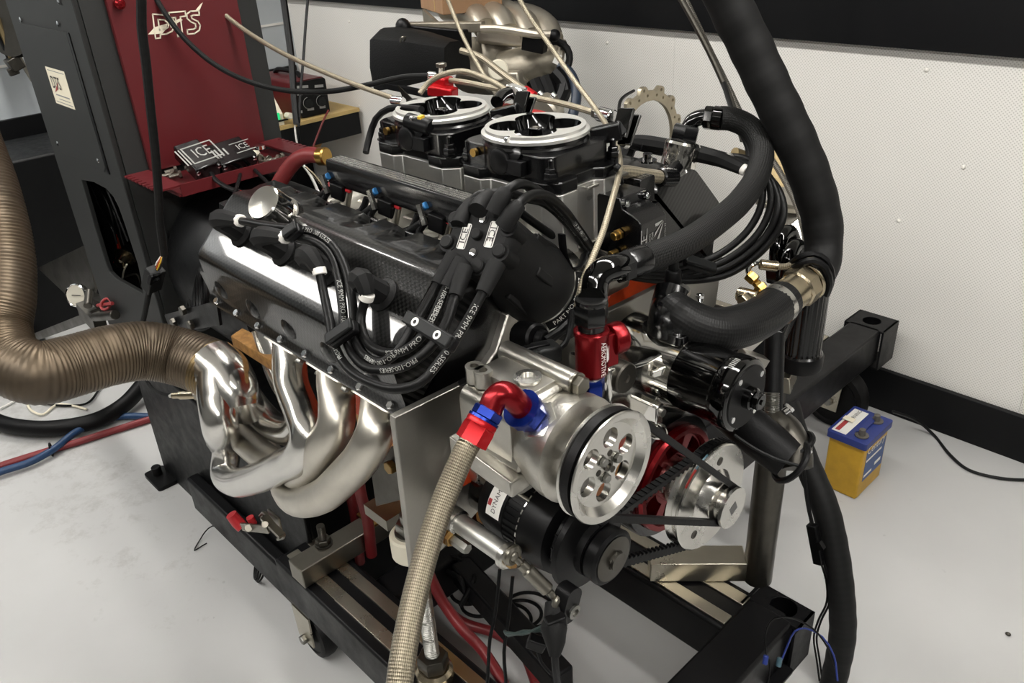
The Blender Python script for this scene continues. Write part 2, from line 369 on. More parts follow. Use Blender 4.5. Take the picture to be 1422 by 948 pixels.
M = dict(
 floor=floor_mat(), perf=perf_mat(), wallblue=mat('pale_blue_paint', '#aeb4b8', .5, var=.06, vs=3), wallwhite=mat('white_paint', '#dcdad5', .6),
 black=mat('black_powder_coat', '#0e0f10', .45, spec=.22, var=.3, vs=30, rvar=.08, bump=.15, bs=500), blackp=mat('black_wall_paint', '#0d0e10', .45, spec=.22, var=.25, vs=5, rvar=.08),
 frame=mat('black_frame_paint', '#0d0d0f', .40, spec=.22, var=.35, vs=14, rvar=.1, bump=.08, bs=300), cons=mat('charcoal_cabinet_paint', '#1f201f', .6, bump=.25, bs=700),
 bano=mat('black_anodised', '#040405', .25, .0, coat=.2), bgloss=mat('black_gloss', '#020202', .08, 0, coat=.3), bplast=mat('black_plastic', '#070708', .42, spec=.22), gplast=mat('dark_grey_plastic', '#171818', .45, spec=.22),
 rubber=mat('black_rubber', '#0b0b0c', .5, spec=.22, var=.3, vs=40, bump=.1, bs=300), wirej=mat('plug_wire_jacket', '#0c0c0c', .42, spec=.22), boot=mat('matt_black_boot', '#121212', .62, spec=.22, bump=.1, bs=400), capm=mat('matt_black_cap', '#171717', .55, spec=.22, bump=.08, bs=600),
 cast=mat('cast_aluminium', '#b9b6ae', .34, 1, var=.12, vs=25, bump=.12, bs=350, rvar=.06), mach=mat('machined_aluminium', '#d3d1cb', .26, 1, var=.08, vs=12, rvar=.05), pol=mat('polished_aluminium', '#dedcd6', .12, 1, rvar=.06, vs=18),
 brush=mat('plate_aluminium', '#a8a59e', .38, 1, var=.12, vs=9, rvar=.08), bill=mat('billet_aluminium', '#d2d1cc', .42, 1, var=.15, vs=14, rvar=.06), chrome=mat('chrome', '#eeeeee', .05, 1), ringw=mat('bright_machined_face', '#e6e5e0', .32, .8),
 head=mat('satin_coated_steel', '#d3cec3', .36, 1, var=.14, vs=9, rvar=.08, bump=.04, bs=60), headp=mat('polished_coated_steel', '#dcdad5', .22, 1, var=.08, vs=9, rvar=.05), steel=mat('bare_steel', '#8e8a80', .36, 1, var=.15, vs=10, rvar=.06), steeld=mat('dull_steel_tube', '#5e5b55', .42, 1, var=.3, vs=10, rvar=.1),
 strip=mat('ground_steel_strip', '#b9b3a4', .3, 1, var=.12, vs=9, rvar=.05), thread=mat('zinc_threaded_steel', '#8b8a85', .35, 1), gold=mat('yellow_zinc', '#a08a55', .34, 1, var=.4, vs=40, col2='#8f6840'), brass=mat('brass', '#ab8a4c', .28, 1), nickel=mat('nickel_bronze', '#c2b59b', .25, 1, var=.15, vs=30),
 reda=mat('red_anodised', '#7e0f16', .26, .7, var=.15, vs=15), redb=mat('bright_red_anodised', '#b31019', .3, .5), blue=mat('blue_anodised', '#10297c', .24, .7), maroon=mat('maroon_paint', '#57191d', .38, rvar=.06, vs=12, bump=.1, bs=400), redp=mat('red_grip', '#b5232a', .4),
 orange=mat('orange_engine_paint', '#c4441c', .35, var=.2), pan=mat('iridescent_zinc_pan', '#b59a3c', .3, .6, var=1, col2='#c07a55', vs=7), carbL=carbon('carbon_weave_near', -1), carbR=carbon('carbon_weave_far', 1), carbB=mat('black_mesh_sleeve', '#0a0a0a', .5, spec=.22, bump=.5, bs=260),
 duct=mat('heat_tinted_steel_duct', '#6d5f4d', .44, .8, var=1, col2='#4e463d', vs=4, rvar=.06), ductend=mat('bronze_duct', '#7c6a4c', .38, .95), rhose=mat('maroon_hose', '#6c2324', .45), redhose=mat('red_hose', '#83262a', .42, var=.3, vs=15), bhose=mat('blue_hose', '#1e3f66', .45, var=.2, vs=15),
 beige=mat('old_cast_alloy', '#a39c8d', .48, .7, var=1, col2='#6f695e', vs=7, bump=.2, bs=120), beigel=mat('bright_cast_alloy', '#c4bdae', .38, .8, var=.2, vs=7, bump=.15, bs=120), card=mat('cardboard', '#9b7858', .8, var=.2, vs=10), wood=mat('chipboard', '#a5793f', .8, var=1, col2='#6e4d26', vs=45, bump=.5, bs=90), woodl=mat('pale_timber', '#c3a76c', .6, var=.15, vs=20),
 white=mat('white_print', '#e8e6e0', .5), whitep=mat('white_plastic', '#e2dfd8', .4), cream=mat('cream_label', '#ece4cd', .5), silverp=mat('silver_print', '#9b9b97', .4), greyp=mat('grey_print', '#8e8e8b', .5), redpr=mat('red_print', '#a3383a', .5), bluep=mat('blue_label', '#28487e', .4), tealp=mat('teal_label', '#3a5560', .4), redl=mat('red_label', '#8e2a24', .4), darkp=mat('dark_print', '#2a2522', .6),
 byellow=mat('yellow_case', '#c69a22', .42, var=.3, vs=12, bump=.05), bblue=mat('blue_lid', '#24357c', .38, var=.2, vs=20), lead=mat('lead_post', '#77736c', .5, .8), ivory=mat('ivory_nylon', '#d5cfbc', .45), plateb=mat('beige_steel_ring', '#b7ad97', .4, .75, var=.25, vs=12), yel=mat('yellow_wire', '#d9b33a', .4), orw=mat('orange_wire', '#b9572c', .45), redw=mat('red_wire', '#cf2b1d', .4), bluew=mat('blue_connector', '#2c6ea6', .4), green=emit('green_switch', '#1fb36b', 1.0), glass=mat('gauge_face', '#cfcabb', .25, coat=.5), alub=mat('bronze_bracket', '#8a7a5a', .4, .8),
 braid=weave('steel_braid', '#5b5447', '#a59c88', .3, .9, 20, .0062, .7), braids=weave('fine_steel_braid', '#6c6557', '#b2a892', .38, .6, 6, .006, .5), bbraid=weave('black_nylon_braid', '#0b0b0b', '#191918', .6, 0, 16, .006, .6), tape=weave('black_wrap', '#0d0d0d', '#151515', .6, 0, 4, .03, .15), rhosem=weave('reinforced_rubber', '#0f0f0f', '#1d1d1d', .42, 0, 18, .007, .25), ribc=weave('ribbed_conduit', '#161616', '#7a7468', .5, .2, 0.5, .008, .5),
 wireg=mat('green_grey_wire', '#2a3836', .45), navy=mat('navy_hose', '#25303f', .45),
 walldk=mat('dark_grey_wall_paint', '#5c5c5a', .5),
 lampw=emit('lamp_diffuser', '#fffcf7', LAMP),
)

# ================================================================== THE ROOM
def struct(name, mb, mt, parent=None, bev=0):
    o = S1(name, None, None, mb, mt, bev=bev) if parent is None else K(name, mb, mt, parent, bev=bev)
    o['kind'] = 'structure'; return o
XB, XF, YR, YL, ZT = -4.1, 2.6, 2.33, -2.4, 2.75
struct('floor', MB().span((XB - .1, YL - .1, -.1), (XF + .1, YR + .1, 0)), M['floor'])
struct('ceiling', MB().span((XB - .1, YL - .1, ZT), (XF + .1, YR + .1, ZT + .1)), M['wallwhite'])
wr = T('wall_right', None, None, (-.8, YR, 0), kind='structure')
xs = [XB, -2.9, -1.68, -.46, .76, XF]
for i in range(5): K('panel', MB().span((xs[i] + .0004, YR, .0), (xs[i + 1] - .0004, YR + .08, ZT)), M['perf'], wr)
for u, v in ((1248, 306), (1287, 97), (485, 30), (499, 147), (843, 59), (1338, 232)):
    p = P(u, v, Y=YR); K('bolt', MB().lathe([(.006, .0), (.006, .002), (.003, .005), (0, .0055)], p, -EY, 10), M['whitep'], wr)
struct('wall_back', MB().span((XB - .08, YL, 0), (XB, YR, ZT)), M['wallblue'])
struct('wall_left', MB().span((XB, YL - .08, 0), (XF, YL, ZT)), M['walldk'])
struct('wall_front', MB().span((XF, YL, 0), (XF + .08, YR, ZT)), M['walldk'])
struct('baseboard_right', MB().span((XB, YR - .018, 0), (XF, YR, .142)), M['blackp'], bev=.002)
struct('trim_1', MB().span((XB, YR - .035, 1.088), (XF, YR, 1.75)), M['blackp'], bev=.002)
struct('trim_2', MB().span((XB, YL, 0), (XB + .02, YR - .02, .76)), M['blackp'], bev=.002)
struct('trim_3', MB().span((XB, YL, .965), (XB + .006, YR - .02, .975)), M['wallwhite'])
# fluorescent ceiling fixtures
ZH = 2.2              # the fixtures hang on rods below the ceiling
def lamp(x, y, L, label):
    t = T('ceiling_light', label, 'light', (x, y, ZT), 'fluorescent ceiling lights')
    K('housing', MB().span((x - L / 2, y - .08, ZH + .02), (x + L / 2, y + .08, ZH + .06)), M['whitep'], t)
    K('diffuser', MB().span((x - L / 2 + .02, y - .065, ZH), (x + L / 2 - .02, y + .065, ZH + .02)), M['lampw'], t)
    for k in (-.4, .4): K('rod', MB().rod((x + L * k, y, ZH + .06), (x + L * k, y, ZT), .006), M['whitep'], t)
for x, y in ((-3.2, -.63), (-1.1, -.63), (.9, -.63), (-3.0, 1.0), (-1.0, 1.0), (.9, 1.0)):
    lamp(x, y, 1.72, 'long white fluorescent ceiling light, ' + ('left row, ' if y < 0 else 'right row, ') + ('over the dyno console end' if x < -2 else 'over the engine' if x < 0 else 'behind the camera'))

# ================================================================== ENGINE CART
ZR = .265
ct = T('engine_cart', 'black steel engine cart carrying the big engine, open square beam ends', 'cart', (-1.0, YC, 0))
RX = P(374, 752, Y=.522).x
def rail(y0, y1, so, si):
    f = K('rail', MB().span((RX, y0, ZR - .105), (-.5, y1, ZR - .004)), M['frame'], ct, bev=.006)
    for a, b in (so, si):
        K('flat_strip', MB().span((-1.36, a, ZR - .006), (-.572, b, ZR)), M['strip'], f, 'bare ground steel strip', bev=.001)
    return f
rail(.522, .640, (.546, .574), (.598, .624)); rail(1.012, 1.13, (1.023, 1.050), (1.087, 1.115))
fb = K('cross_beam', MB().span((-.572, .28, ZR - .105), (-.478, 1.115, ZR + .001)), M['frame'], ct, bev=.007)
# open end tube with a hole in its top
o = V((-.525, 1.115, ZR)); hole = circle(.026, 20, .012, 0)
K('end_tube', MB().plate(rrect(-.047, -.03, .062, .03, .008), [[(x, y) for x, y in hole]], o + V((0, .02, -.006)), EX, EY, EZ, .006)
  .span((-.58, 1.09, ZR - .11), (-.574, 1.165, ZR)).span((-.469, 1.09, ZR - .11), (-.463, 1.165, ZR)).span((-.58, 1.09, ZR - .116), (-.463, 1.165, ZR - .11)), M['frame'], ct, bev=.002)
K('socket_tube', MB().lathe([(.026, -.006), (.0285, -.006), (.0285, -.1), (.026, -.1), (.0, -.1)], o + V((.012, .02, 0)), EZ, 28, caps=False), M['frame'], ct)
K('bracket_tab', MB().prism(rrect(-.05, -.03, .05, .03, .006), P(1058, 925, Z=.17), EX, EY, EZ, .006), M['frame'], ct)
K('bolt', MB().lathe([(.008, 0), (.008, .006), (0, .007)], P(1035, 930, Z=.177), EZ, 12), M['steel'], ct)
# lower members of the cart under the engine
K('lower_beam', MB().bar(P(640, 790, Z=.17), P(783, 948, Z=.17), .05, .06), M['frame'], ct, bev=.006)
K('cross_member', MB().span((-1.22, .64, .10), (-1.14, 1.012, .2)), M['frame'], ct, bev=.006)
# swivel castor below the near rail
cw = P(447, 880, Y=.575); cw.z = .062; cw.x = -1.315; cw.y = .556
ca = K('castor', MB().span((cw.x - .045, .525, ZR - .112), (cw.x + .045, .61, ZR - .105)), M['steeld'], ct)
for y in (.528, .586): K('fork', MB().plate([(-.03, -.01), (.03, -.01), (.035, .08), (-.035, .08)], [], (cw.x, y - .002, cw.z), EX, EZ, EY, .004), M['strip'], ca)
K('wheel', MB().lathe([(.028, -.02), (.045, -.018), (.047, -.02), (.058, -.017), (.062, -.008), (.062, .008), (.058, .017), (.047, .02), (.045, .018), (.028, .02)], (cw.x, .556, .062), EY, 36), M['rubber'], ca)
K('axle_bolt', MB().hex((cw.x, .514, .062), EY, .011, .012).rod((cw.x, .52, .062), (cw.x, .593, .062), .006), M['thread'], ca)
# clamp bar across the rails with its studs
cb0, cb1 = P(421, 778, Z=.31), P(600, 688, Z=.31)
cbx = -1.268
bx_ = K('clamp_bar', MB().span((cbx - .026, .52, ZR), (cbx + .026, .98, ZR + .047)), M['steel'], ct, 'bare square steel tube across the rails', bev=.002)
s0 = P(450, 755, Z=.312)
K('stud', MB().lathe([(.019, 0), (.019, .004)], s0, EZ, 20).hex(s0 + EZ * .004, EZ, .016, .012).tube([s0 + EZ * .01, s0 + EZ * .05], .0085, 12, .0008, rib=(.0005, .0025)), M['steeld'], bx_)
s0 = P(522, 715, Z=.312)
K('stud', MB().span(s0 - V((.03, .03, 0)), s0 + V((.03, .03, .005))).hex(s0 + EZ * .005, EZ, .015, .014).rod(s0, s0 + EZ * .03, .008), M['gold'], bx_)
# angled clamp block and the post welded on its end, on the far rail
dxy = V((math.cos(math.radians(43)), math.sin(math.radians(43)), 0)); pxy = V((-dxy.y, dxy.x, 0))
b0 = P(905, 783, Z=.313); b1 = b0 + dxy * .186
cc = (b0 + b1) / 2 + pxy * .027; cc.z = ZR + .024
cbk = K('clamp_block', MB().box(cc, (.19, .054, .047), dxy, pxy), M['strip'], ct, 'bare steel box section set at an angle', bev=.002)
pc = P(1053, 790, Y=1.17); pc = V((pc.x, 1.17, 0))
K('post', MB().lathe([(.027, .262), (.0285, .264), (.0285, .60)], pc, EZ, 28), M['steeld'], cbk, 'round raw steel post')
K('weld', MB().torus(V((b1.x, b1.y, ZR + .022)) + pxy * .025 + dxy * .002, dxy, .022, .004, 20, 8), M['steel'], cbk)
# jack screw with its nut, standing on the near rail
jp = V((-.876, .566, 0))
jk = T('jack_screw', 'upright threaded steel jack screw behind the thick braided hose', 'jack', (jp.x, jp.y, ZR))
K('rod', MB().tube([jp + EZ * (ZR + .02), jp + EZ * .62], .0122, 16, .0009, rib=(.0013, .0046)), M['thread'], jk)
K('collar', MB().lathe([(.034, ZR), (.034, ZR + .022), (.028, ZR + .03)], jp, EZ, 28), M['nickel'], jk)
K('nut', MB().hex(jp + EZ * (ZR + .03), EZ, .028, .03), M['steeld'], jk)
bp = P(571, 752, X=-.86); bp = V((bp.x, bp.y, bp.z))
bs = T('mount_bushing', 'ivory nylon mount bushing under a large hex nut beside the plate', 'bushing', (bp.x, bp.y, bp.z - .02))
K('bushing', MB().lathe([(.03, -.024), (.033, -.02), (.033, .016), (.03, .02), (.014, .02)], bp, EZ, 32), M['ivory'], bs)
K('nut', MB().lathe([(.024, .02), (.024, .024)], bp, EZ, 24).hex(bp + EZ * .024, EZ, .021, .018), M['thread'], bs)
K('bolt_end', MB().rod(bp + EZ * .03, bp + EZ * .058, .0125), M['thread'], bs)
K('arm', MB().span((bp.x - .03, bp.y, bp.z - .022), (bp.x + .03, bp.y + .3, bp.z - .014)), M['steeld'], bs)

# ================================================================== DYNO BASE AND CONSOLE
db = T('dyno_pedestal', 'black steel dyno pedestal box on the floor under the exhaust header', 'machine base', (-1.8, YC, 0))
K('side_plate', MB().prism([(-2.26, 0), (-1.36, 0), (-1.36, .16), (-1.345, .41), (-2.25, .44)], (0, .598, 0), EX, EZ, EY, .01), M['black'], db, bev=.003)
K('body', MB().span((-2.2, .61, .02), (-1.36, 1.04, .42)), M['black'], db, bev=.006)
K('docking_rail', MB().span((-1.95, .56, .05), (-1.37, .597, .16)), M['frame'], db, bev=.008)
f0 = P(225, 660, Z=.0)
K('foot', MB().prism(rrect(-.055, -.03, .055, .03, .01), f0 + V((.02, -.01, 0)), EX, EY, EZ, .012).rod(f0 + V((.0, -.01, .01)), f0 + V((0, -.01, .04)), .014), M['rubber'], db)

# red handled toggle clamp
tc_ = T('toggle_clamp', 'steel toggle clamp with two red grips on the black dyno pedestal', 'clamp', P(385, 745, Y=.52))
def q(u, v, y=.505): return P(u, v, Y=y)
K('base_plate', MB().plate([(0, 0)] and [(-.022, -.02), (.022, -.02), (.022, .02), (-.022, .02)], [], q(384, 722, .52), EX, EZ, -EY, .006), M['steel'], tc_, bev=.002)
K('hook', MB().tube([q(362, 716, .495), q(368, 712, .492), q(378, 725, .492), q(394, 743, .495), q(386, 748, .495)], .004, 8), M['steel'], tc_)
K('lever', MB().bar(q(336, 732, .48), q(372, 736, .485), .004, .014).bar(q(336, 730, .47), q(372, 734, .475), .004, .014).bar(q(366, 718, .48), q(392, 744, .485), .014, .008).rod(q(345, 733, .465), q(345, 733, .495), .008).rod(q(368, 728, .465), q(368, 728, .5), .007), M['steel'], tc_)
K('grip', MB().tube([q(337, 732, .478), q(330, 725, .474), q(321, 714, .468)], [.0125, .013, .0115], 14), M['redp'], tc_)
K('grip', MB().tube([q(352, 727, .485), q(347, 718, .482)], [.008, .008], 12), M['redp'], tc_)

# console cabinet
YS = .60; XC = -1.9
cn = T('dyno_console', 'tall charcoal dyno console with red front panel and red tray', 'console', (-2.13, .8, 0))
def xz(u, v): p = P(u, v, Y=YS); return (p.x, p.z)
cut = [xz(*c) for c in ((113, 250), (130, 253), (147, 262), (158, 274), (164, 286), (176, 320), (191, 366), (195, 385), (198, 408), (161, 387), (152, 378), (147, 366), (130, 310))]
K('side_panel', MB().plate([(-2.37, .47), (-2.02, .45), (-1.905, .62), (-1.90, 1.8), (-2.37, 1.8)], [cut], (0, YS, 0), EX, EZ, EY, .012), M['cons'], cn, bev=.002)
K('cabinet', MB().span((-2.36, YS + .16, .5), (XC - .02, 1.0, 1.8)).span((-2.36, YS + .012, .96), (XC - .02, YS + .17, 1.8)), M['black'], cn)
K('rear_panel', MB().span((-2.37, YS + .012, .45), (-2.36, 1.0, 1.8)), M['black'], cn)
rcx = (P(60, 464, Z=0).x + P(130, 438, Z=0).x) / 2
K('rear_cabinet', MB().span((-3.98, .52, .0), (rcx, 1.35, .70)), M['black'], cn, 'black rear cabinet', bev=.01)
K('front_frame', MB().span((XC - .02, YS + .012, .5), (XC, .663, 1.8)).span((XC - .02, .945, .5), (XC, 1.0, 1.8)).span((XC - .025, .65, .5), (XC - .012, .95, 1.8)), M['cons'], cn)
acc = [xz(28, 28), xz(87, 28), xz(147, 230), (-2.31, .99)]
K('access_panel', MB().plate([(-2.33, .985), (-2.005, .985), (-1.985, 1.0), (-1.985, 1.29), (-2.33, 1.29)], [], (0, YS - .0025, 0), EX, EZ, EY, .0025), M['cons'], cn, bev=.001)
for u, v in ((29, 27), (81, 33), (82, 2), (81, 199), (137, 223)): K('screw', MB().lathe([(.006, 0), (.006, .002), (.0, .004)], P(u, v, Y=YS - .002), -EY, 12), M['chrome'], cn)
# slot beside the access panel
K('panel_gap', MB().span((-1.984, YS - .002, .985), (-1.972, YS + .0, 1.29)), M['bplast'], cn)
# sticker
sc_ = P(84, 122, Y=YS - .003)
st = K('sticker', MB().prism([(-.066, -.042), (.062, -.042), (.062, .042), (-.066, .042)], sc_, EX, EZ, -EY, .0006), M['cream'], cn, 'cream sticker with maker lettering')
text('DTS', sc_ + V((-.018, -.0016, .008)), EX, EZ, .04, M['darkp'], st, sx=.85)
K('swoosh', MB().prism([(-.045, -.014), (-.005, .012), (-.02, -.006)], sc_ + V((0, -.0012, .0)), EX, EZ, -EY, .0004), M['redpr'], st)
K('fine_print', MB().span(sc_ + V((-.045, -.001, -.021)), sc_ + V((.045, -.0006, -.018))).span(sc_ + V((-.03, -.001, -.029)), sc_ + V((.042, -.0006, -.0275))), M['greyp'], st)
for z_ in (.035, -.0365): K('border', MB().span(sc_ + V((-.055, -.0012, z_)), sc_ + V((.055, -.0008, z_ + .0015))), M['greyp'], st)
# red panel and printed logo
rp = K('front_panel', MB().span((XC, .662, .99), (XC + .012, .948, 1.8)), M['maroon'], cn, 'dark red panel with printed emblem', bev=.0015)
xr = XC + .0128
def lg(u, v): p = P(u, v, X=xr); return (p.y, p.z)
def stroke(pts, wd=.0028, close=False):
    mb = MB(); q_ = pts + ([pts[0]] if close else [])
    for a, b in zip(q_, q_[1:]):
        a = V((xr, *a)); b = V((xr, *b)); d = (b - a).normalized(); mb.box((a + b) / 2, ((b - a).length + wd * .8, wd, .0006), d, EX.cross(d))
    return mb
def L(*pts): return [lg(211 + a / 1422 * 480 - 211 + 0, b / 1422 * 480) for a, b in pts]
K('emblem', stroke(L((629, 58), (680, 62), (712, 78), (722, 100), (708, 128), (684, 140), (660, 142), (660, 156), (640, 158), (628, 60)), close=True), M['cream'], rp)
K('emblem', stroke(L((650, 80), (676, 82), (694, 96), (692, 112), (676, 122), (656, 124)), close=True), M['cream'], rp)
K('emblem', stroke(L((694, 52), (762, 46), (764, 66), (742, 69), (752, 148), (732, 150), (722, 72), (697, 74)), close=True), M['cream'], rp)
K('emblem', stroke(L((818, 44), (784, 46), (768, 58), (770, 76), (786, 90), (804, 98), (806, 114), (796, 120), (770, 122), (772, 140), (800, 138), (820, 124), (824, 104), (814, 88), (790, 76), (786, 66), (796, 62), (820, 62)), close=True), M['cream'], rp)
K('emblem', MB().prism([lg(a / 1422 * 480, b / 1422 * 480) for a, b in ((609, 142), (636, 112), (690, 96), (684, 118), (668, 138))], (xr - .0003, 0, 0), EY, EZ, EX, .0006), M['cream'], rp)
K('emblem', MB().prism([lg(a / 1422 * 480, b / 1422 * 480) for a, b in ((696, 96), (740, 76), (752, 82), (712, 104), (704, 116))], (xr - .0003, 0, 0), EY, EZ, EX, .0006), M['cream'], rp)
K('emblem', MB().prism([lg(a / 1422 * 480, b / 1422 * 480) for a, b in ((806, 40), (824, 18), (834, 10), (820, 44))], (xr - .0003, 0, 0), EY, EZ, EX, .0006), M['cream'], rp)
K('knob', MB().lathe([(.006, 0), (.011, .004), (.011, .012), (.007, .016), (0, .017)], P(164, 5, X=xr), EX, 16), M['reda'], rp)
# tray
tz = .972
ty0, ty1, tx = .60, .985, -1.715
tr = K('tray', MB().span((XC + .01, ty0 + .045, tz), (tx, ty1 - .02, tz + .004)).prism([(ty0 + .05, tz), (ty1 - .045, tz), (ty1 - .045, tz + .026), (ty0 + .05, tz + .026)], (tx, 0, 0), EY, EZ, EX, .004), M['maroon'], cn)
def flange(y0, y1):
    n = 9; pts = []
    for i in range(n):
        a = XC + .015 + (tx - XC - .01) * i / n; h = (tx - XC - .01) / n
        pts += [(a, y0), (a + h * .62, y0), (a + h * .62, y0 + (.012 if y0 < .7 else -.012)), (a + h, y0 + (.012 if y0 < .7 else -.012))]
    pts += [(tx + .004, y0), (tx + .004, y1), (XC + .015, y1)]
    return MB().plate(pts, [], (0, 0, tz + .022), EX, EY, EZ, .004)
K('perforated_flange', flange(ty0, ty0 + .055), M['maroon'], cn); K('perforated_flange', flange(ty1, ty1 - .055), M['maroon'], cn)
# wires and bulkhead seen through the side opening
for k, (pts, mt_) in enumerate((([(126, 256), (140, 290), (157, 320), (162, 338)], 'bplast'), ([(134, 254), (150, 284), (156, 305), (160, 330)], 'wirej'), ([(142, 262), (160, 300), (172, 340)], 'wirej'), ([(148, 262), (160, 290), (178, 335)], 'wirej'), ([(161, 326), (164, 345), (160, 362), (155, 366)], 'redw'), ([(163, 330), (168, 350), (161, 372), (159, 383)], 'orw'), ([(176, 367), (172, 376), (170, 386)], 'cream'), ([(160, 392), (180, 382), (192, 383), (197, 402)], 'steeld'))):
    K('wire', MB().tube([P(u, v, Y=YS + .05 + .01 * (k % 3)) for u, v in pts], .0035 if k < 4 else .0025, 8), M[mt_], cn)
K('bulkhead_fitting', MB().lathe([(.03, 0), (.03, .004), (.017, .006), (.016, .03), (.012, .034)], P(174, 356, Y=YS + .07), V((.5, -.8, -.3)), 16), M['nickel'], cn)
# absorber drum, flange, mounting bracket behind the engine
K('absorber', MB().lathe([(.1, 0), (.20, .01), (.205, .03), (.205, .22), (.19, .26), (.19, .36), (.1, .38)], (-1.9, YC + .02, .74), EX, 48), M['black'], cn, 'black round absorber drum')
for k in range(16):
    a = 2 * math.pi * k / 16; K('bolt', MB().hex((-1.635, YC + .02 + .195 * math.cos(a), .74 + .195 * math.sin(a)), EX, .009, .01), M['steeld'], cn)
K('bracket', MB().prism([lg2 for lg2 in [(p.x, p.z) for p in (P(228, 437, Y=.56), P(300, 418, Y=.56), P(305, 452, Y=.56), P(238, 462, Y=.56))]], (0, .56, 0), EX, EZ, EY, .006), M['frame'], cn)
for u, v in ((257, 430), (244, 447), (268, 450)): K('bolt', MB().hex(P(u, v, Y=.558), -EY, .011, .01), M['steeld'], cn)
# dark frame with gauge under the console
K('skid', MB().bar(P(44, 470, Y=.62), P(140, 434, Y=.62), .05, .03).bar(P(120, 415, Y=.64), P(215, 455, Y=.64), .03, .05), M['steeld'], cn)
K('gusset', MB().plate([(p.x, p.z) for p in (P(52, 372, Y=.66), P(118, 340, Y=.66), P(132, 400, Y=.66), P(122, 452, Y=.66), P(98, 415, Y=.66))], [], (0, .66, 0), EX, EZ, EY, .008), M['steeld'], cn)
K('drum', MB().lathe([(.12, 0), (.14, .01), (.14, .3), (.12, .31)], P(75, 330, Y=.85) - EX * .2, EX, 32), M['cons'], cn)
gp = P(105, 410, Y=.60)
ga = K('gauge', MB().lathe([(.02, -.03), (.034, -.02), (.036, 0), (.033, .004), (.031, .001)], gp, V((.55, -.75, .35)), 28, caps=False), M['chrome'], cn)
gn = V((.55, -.75, .35)).normalized(); gax, gay, _ = frame(gn)
K('dial', MB().lathe([(.032, 0), (.032, .001)], gp, gn, 24), M['glass'], ga)
K('needle', MB().bar(gp + gn * .0015 - gay * .018, gp + gn * .0015 + gay * .012, .0022, .0012, gn), M['darkp'], ga)
K('valve', MB().bar(P(116, 428, Y=.60), P(140, 452, Y=.60), .035, .05).rod(P(132, 440, Y=.58), P(160, 437, Y=.58), .013).rod(P(122, 425, Y=.59), P(124, 405, Y=.62), .012), M['steeld'], cn)
K('valve_handle', MB().torus(P(147, 422, Y=.59), V((.3, -.6, .7)), .016, .004, 16, 8).rod(P(136, 424, Y=.59), P(156, 421, Y=.59), .005), M['redpr'], cn)
# control boxes in the tray
def ecu(p, q_, sx, hz, label, big):
    # p, q_: front top edge, left and right; the box leans forward on the loose parts under it
    ay = (q_ - p).normalized(); sy = (q_ - p).length; ax = V((math.cos(.42), 0, -math.sin(.42))); ax = (ax - ay * ax.dot(ay)).normalized(); az = ax.cross(ay)
    top = (p + q_) / 2 - ax * (sx / 2); c = top - az * (hz / 2)
    t = T('ignition_module', label, 'ignition box', c)
    K('case', MB().box(c, (sx, sy, hz), ax, ay), M['bano'], t, bev=.003)
    for i in (-1, 1):
        K('screw', MB().lathe([(.0045, 0), (.0045, .003), (0, .004)], c + ax * (sx / 2) + ay * (i * sy * .42) + az * hz * .2, ax, 10), M['chrome'], t)
    def bar(x0, y0, x1, y1): return MB().box(top + ay * ((x0 + x1) / 2) - ax * ((y0 + y1) / 2) + az * .0004, (abs(y1 - y0), abs(x1 - x0), .0008), ax, ay)
    if big:
        text('ICE', top + ay * .014, ay, -ax, .046, M['silverp'], t, sx=.62)
        for b in ((-.02, -.03, .048, -.027), (-.02, .027, .048, .03), (-.022, -.03, -.019, .03), (.046, -.03, .049, .03), (-.029, -.028, -.026, .028), (-.036, -.028, -.033, .028)): K('print', bar(*b), M['silverp'], t)
    else:
        text('ICE', top + ay * .03, ay, -ax, .026, M['silverp'], t, sx=.75)
        for b in ((-.04, -.016, -.036, .016), (-.033, -.016, -.029, .016), (-.024, -.012, -.02, .012), (-.014, -.012, -.010, .012), (.006, -.018, .054, -.016), (.006, .016, .054, .018)): K('print', bar(*b), M['silverp'], t)
ecu(P(272, 236, X=-1.735), P(306, 224, X=-1.735), .095, .034, 'larger black ignition box with big silver emblem in the red tray', True)
ecu(P(308, 229, X=-1.735), P(357, 213, X=-1.735), .075, .034, 'smaller black ignition box on the right in the red tray', False)
# spanner and odds in the tray
sp0, sp1 = P(322, 211, Z=tz + .05), P(360, 204, Z=tz + .05)
K('shank', MB().bar(sp0, sp1, .012, .006).cyl(sp1 - EZ * .004, sp1 + EZ * .004, .013), M['chrome'], T('spanner', 'shiny spanner lying behind the ignition boxes in the tray', 'spanner', sp0))
kn = P(352, 214, Z=tz + .02)
S1('filter_sock', 'tan round plug in the right end of the red tray', 'plug', MB().ball(kn, .016, 8, (1, 1, .8)), M['ivory'])
for k, (u, v) in enumerate(((368, 220), (376, 222), (384, 221), (362, 222))):
    p = P(u, v, Z=tz + .012); a = k * .9; d = V((math.cos(a), math.sin(a), .1))
    S1('hex_bolt', 'loose steel bolt in the right end of the red tray', 'bolt', MB().rod(p - d * .016, p + d * .016, .005).hex(p + d * .014, d, .009, .007), M['steel'], 'loose bolts in the red tray')
for k, (u, v) in enumerate(((236, 238), (242, 244), (232, 243))):
    p = P(u, v, Z=tz + .012); d = V((.3, .9, .1))
    S1('hex_bolt', 'loose steel bolt in the left end of the red tray', 'bolt', MB().rod(p - d * .012, p + d * .012, .005).hex(p + d * .01, d, .009, .007), M['steel'], 'loose bolts at the left of the tray')
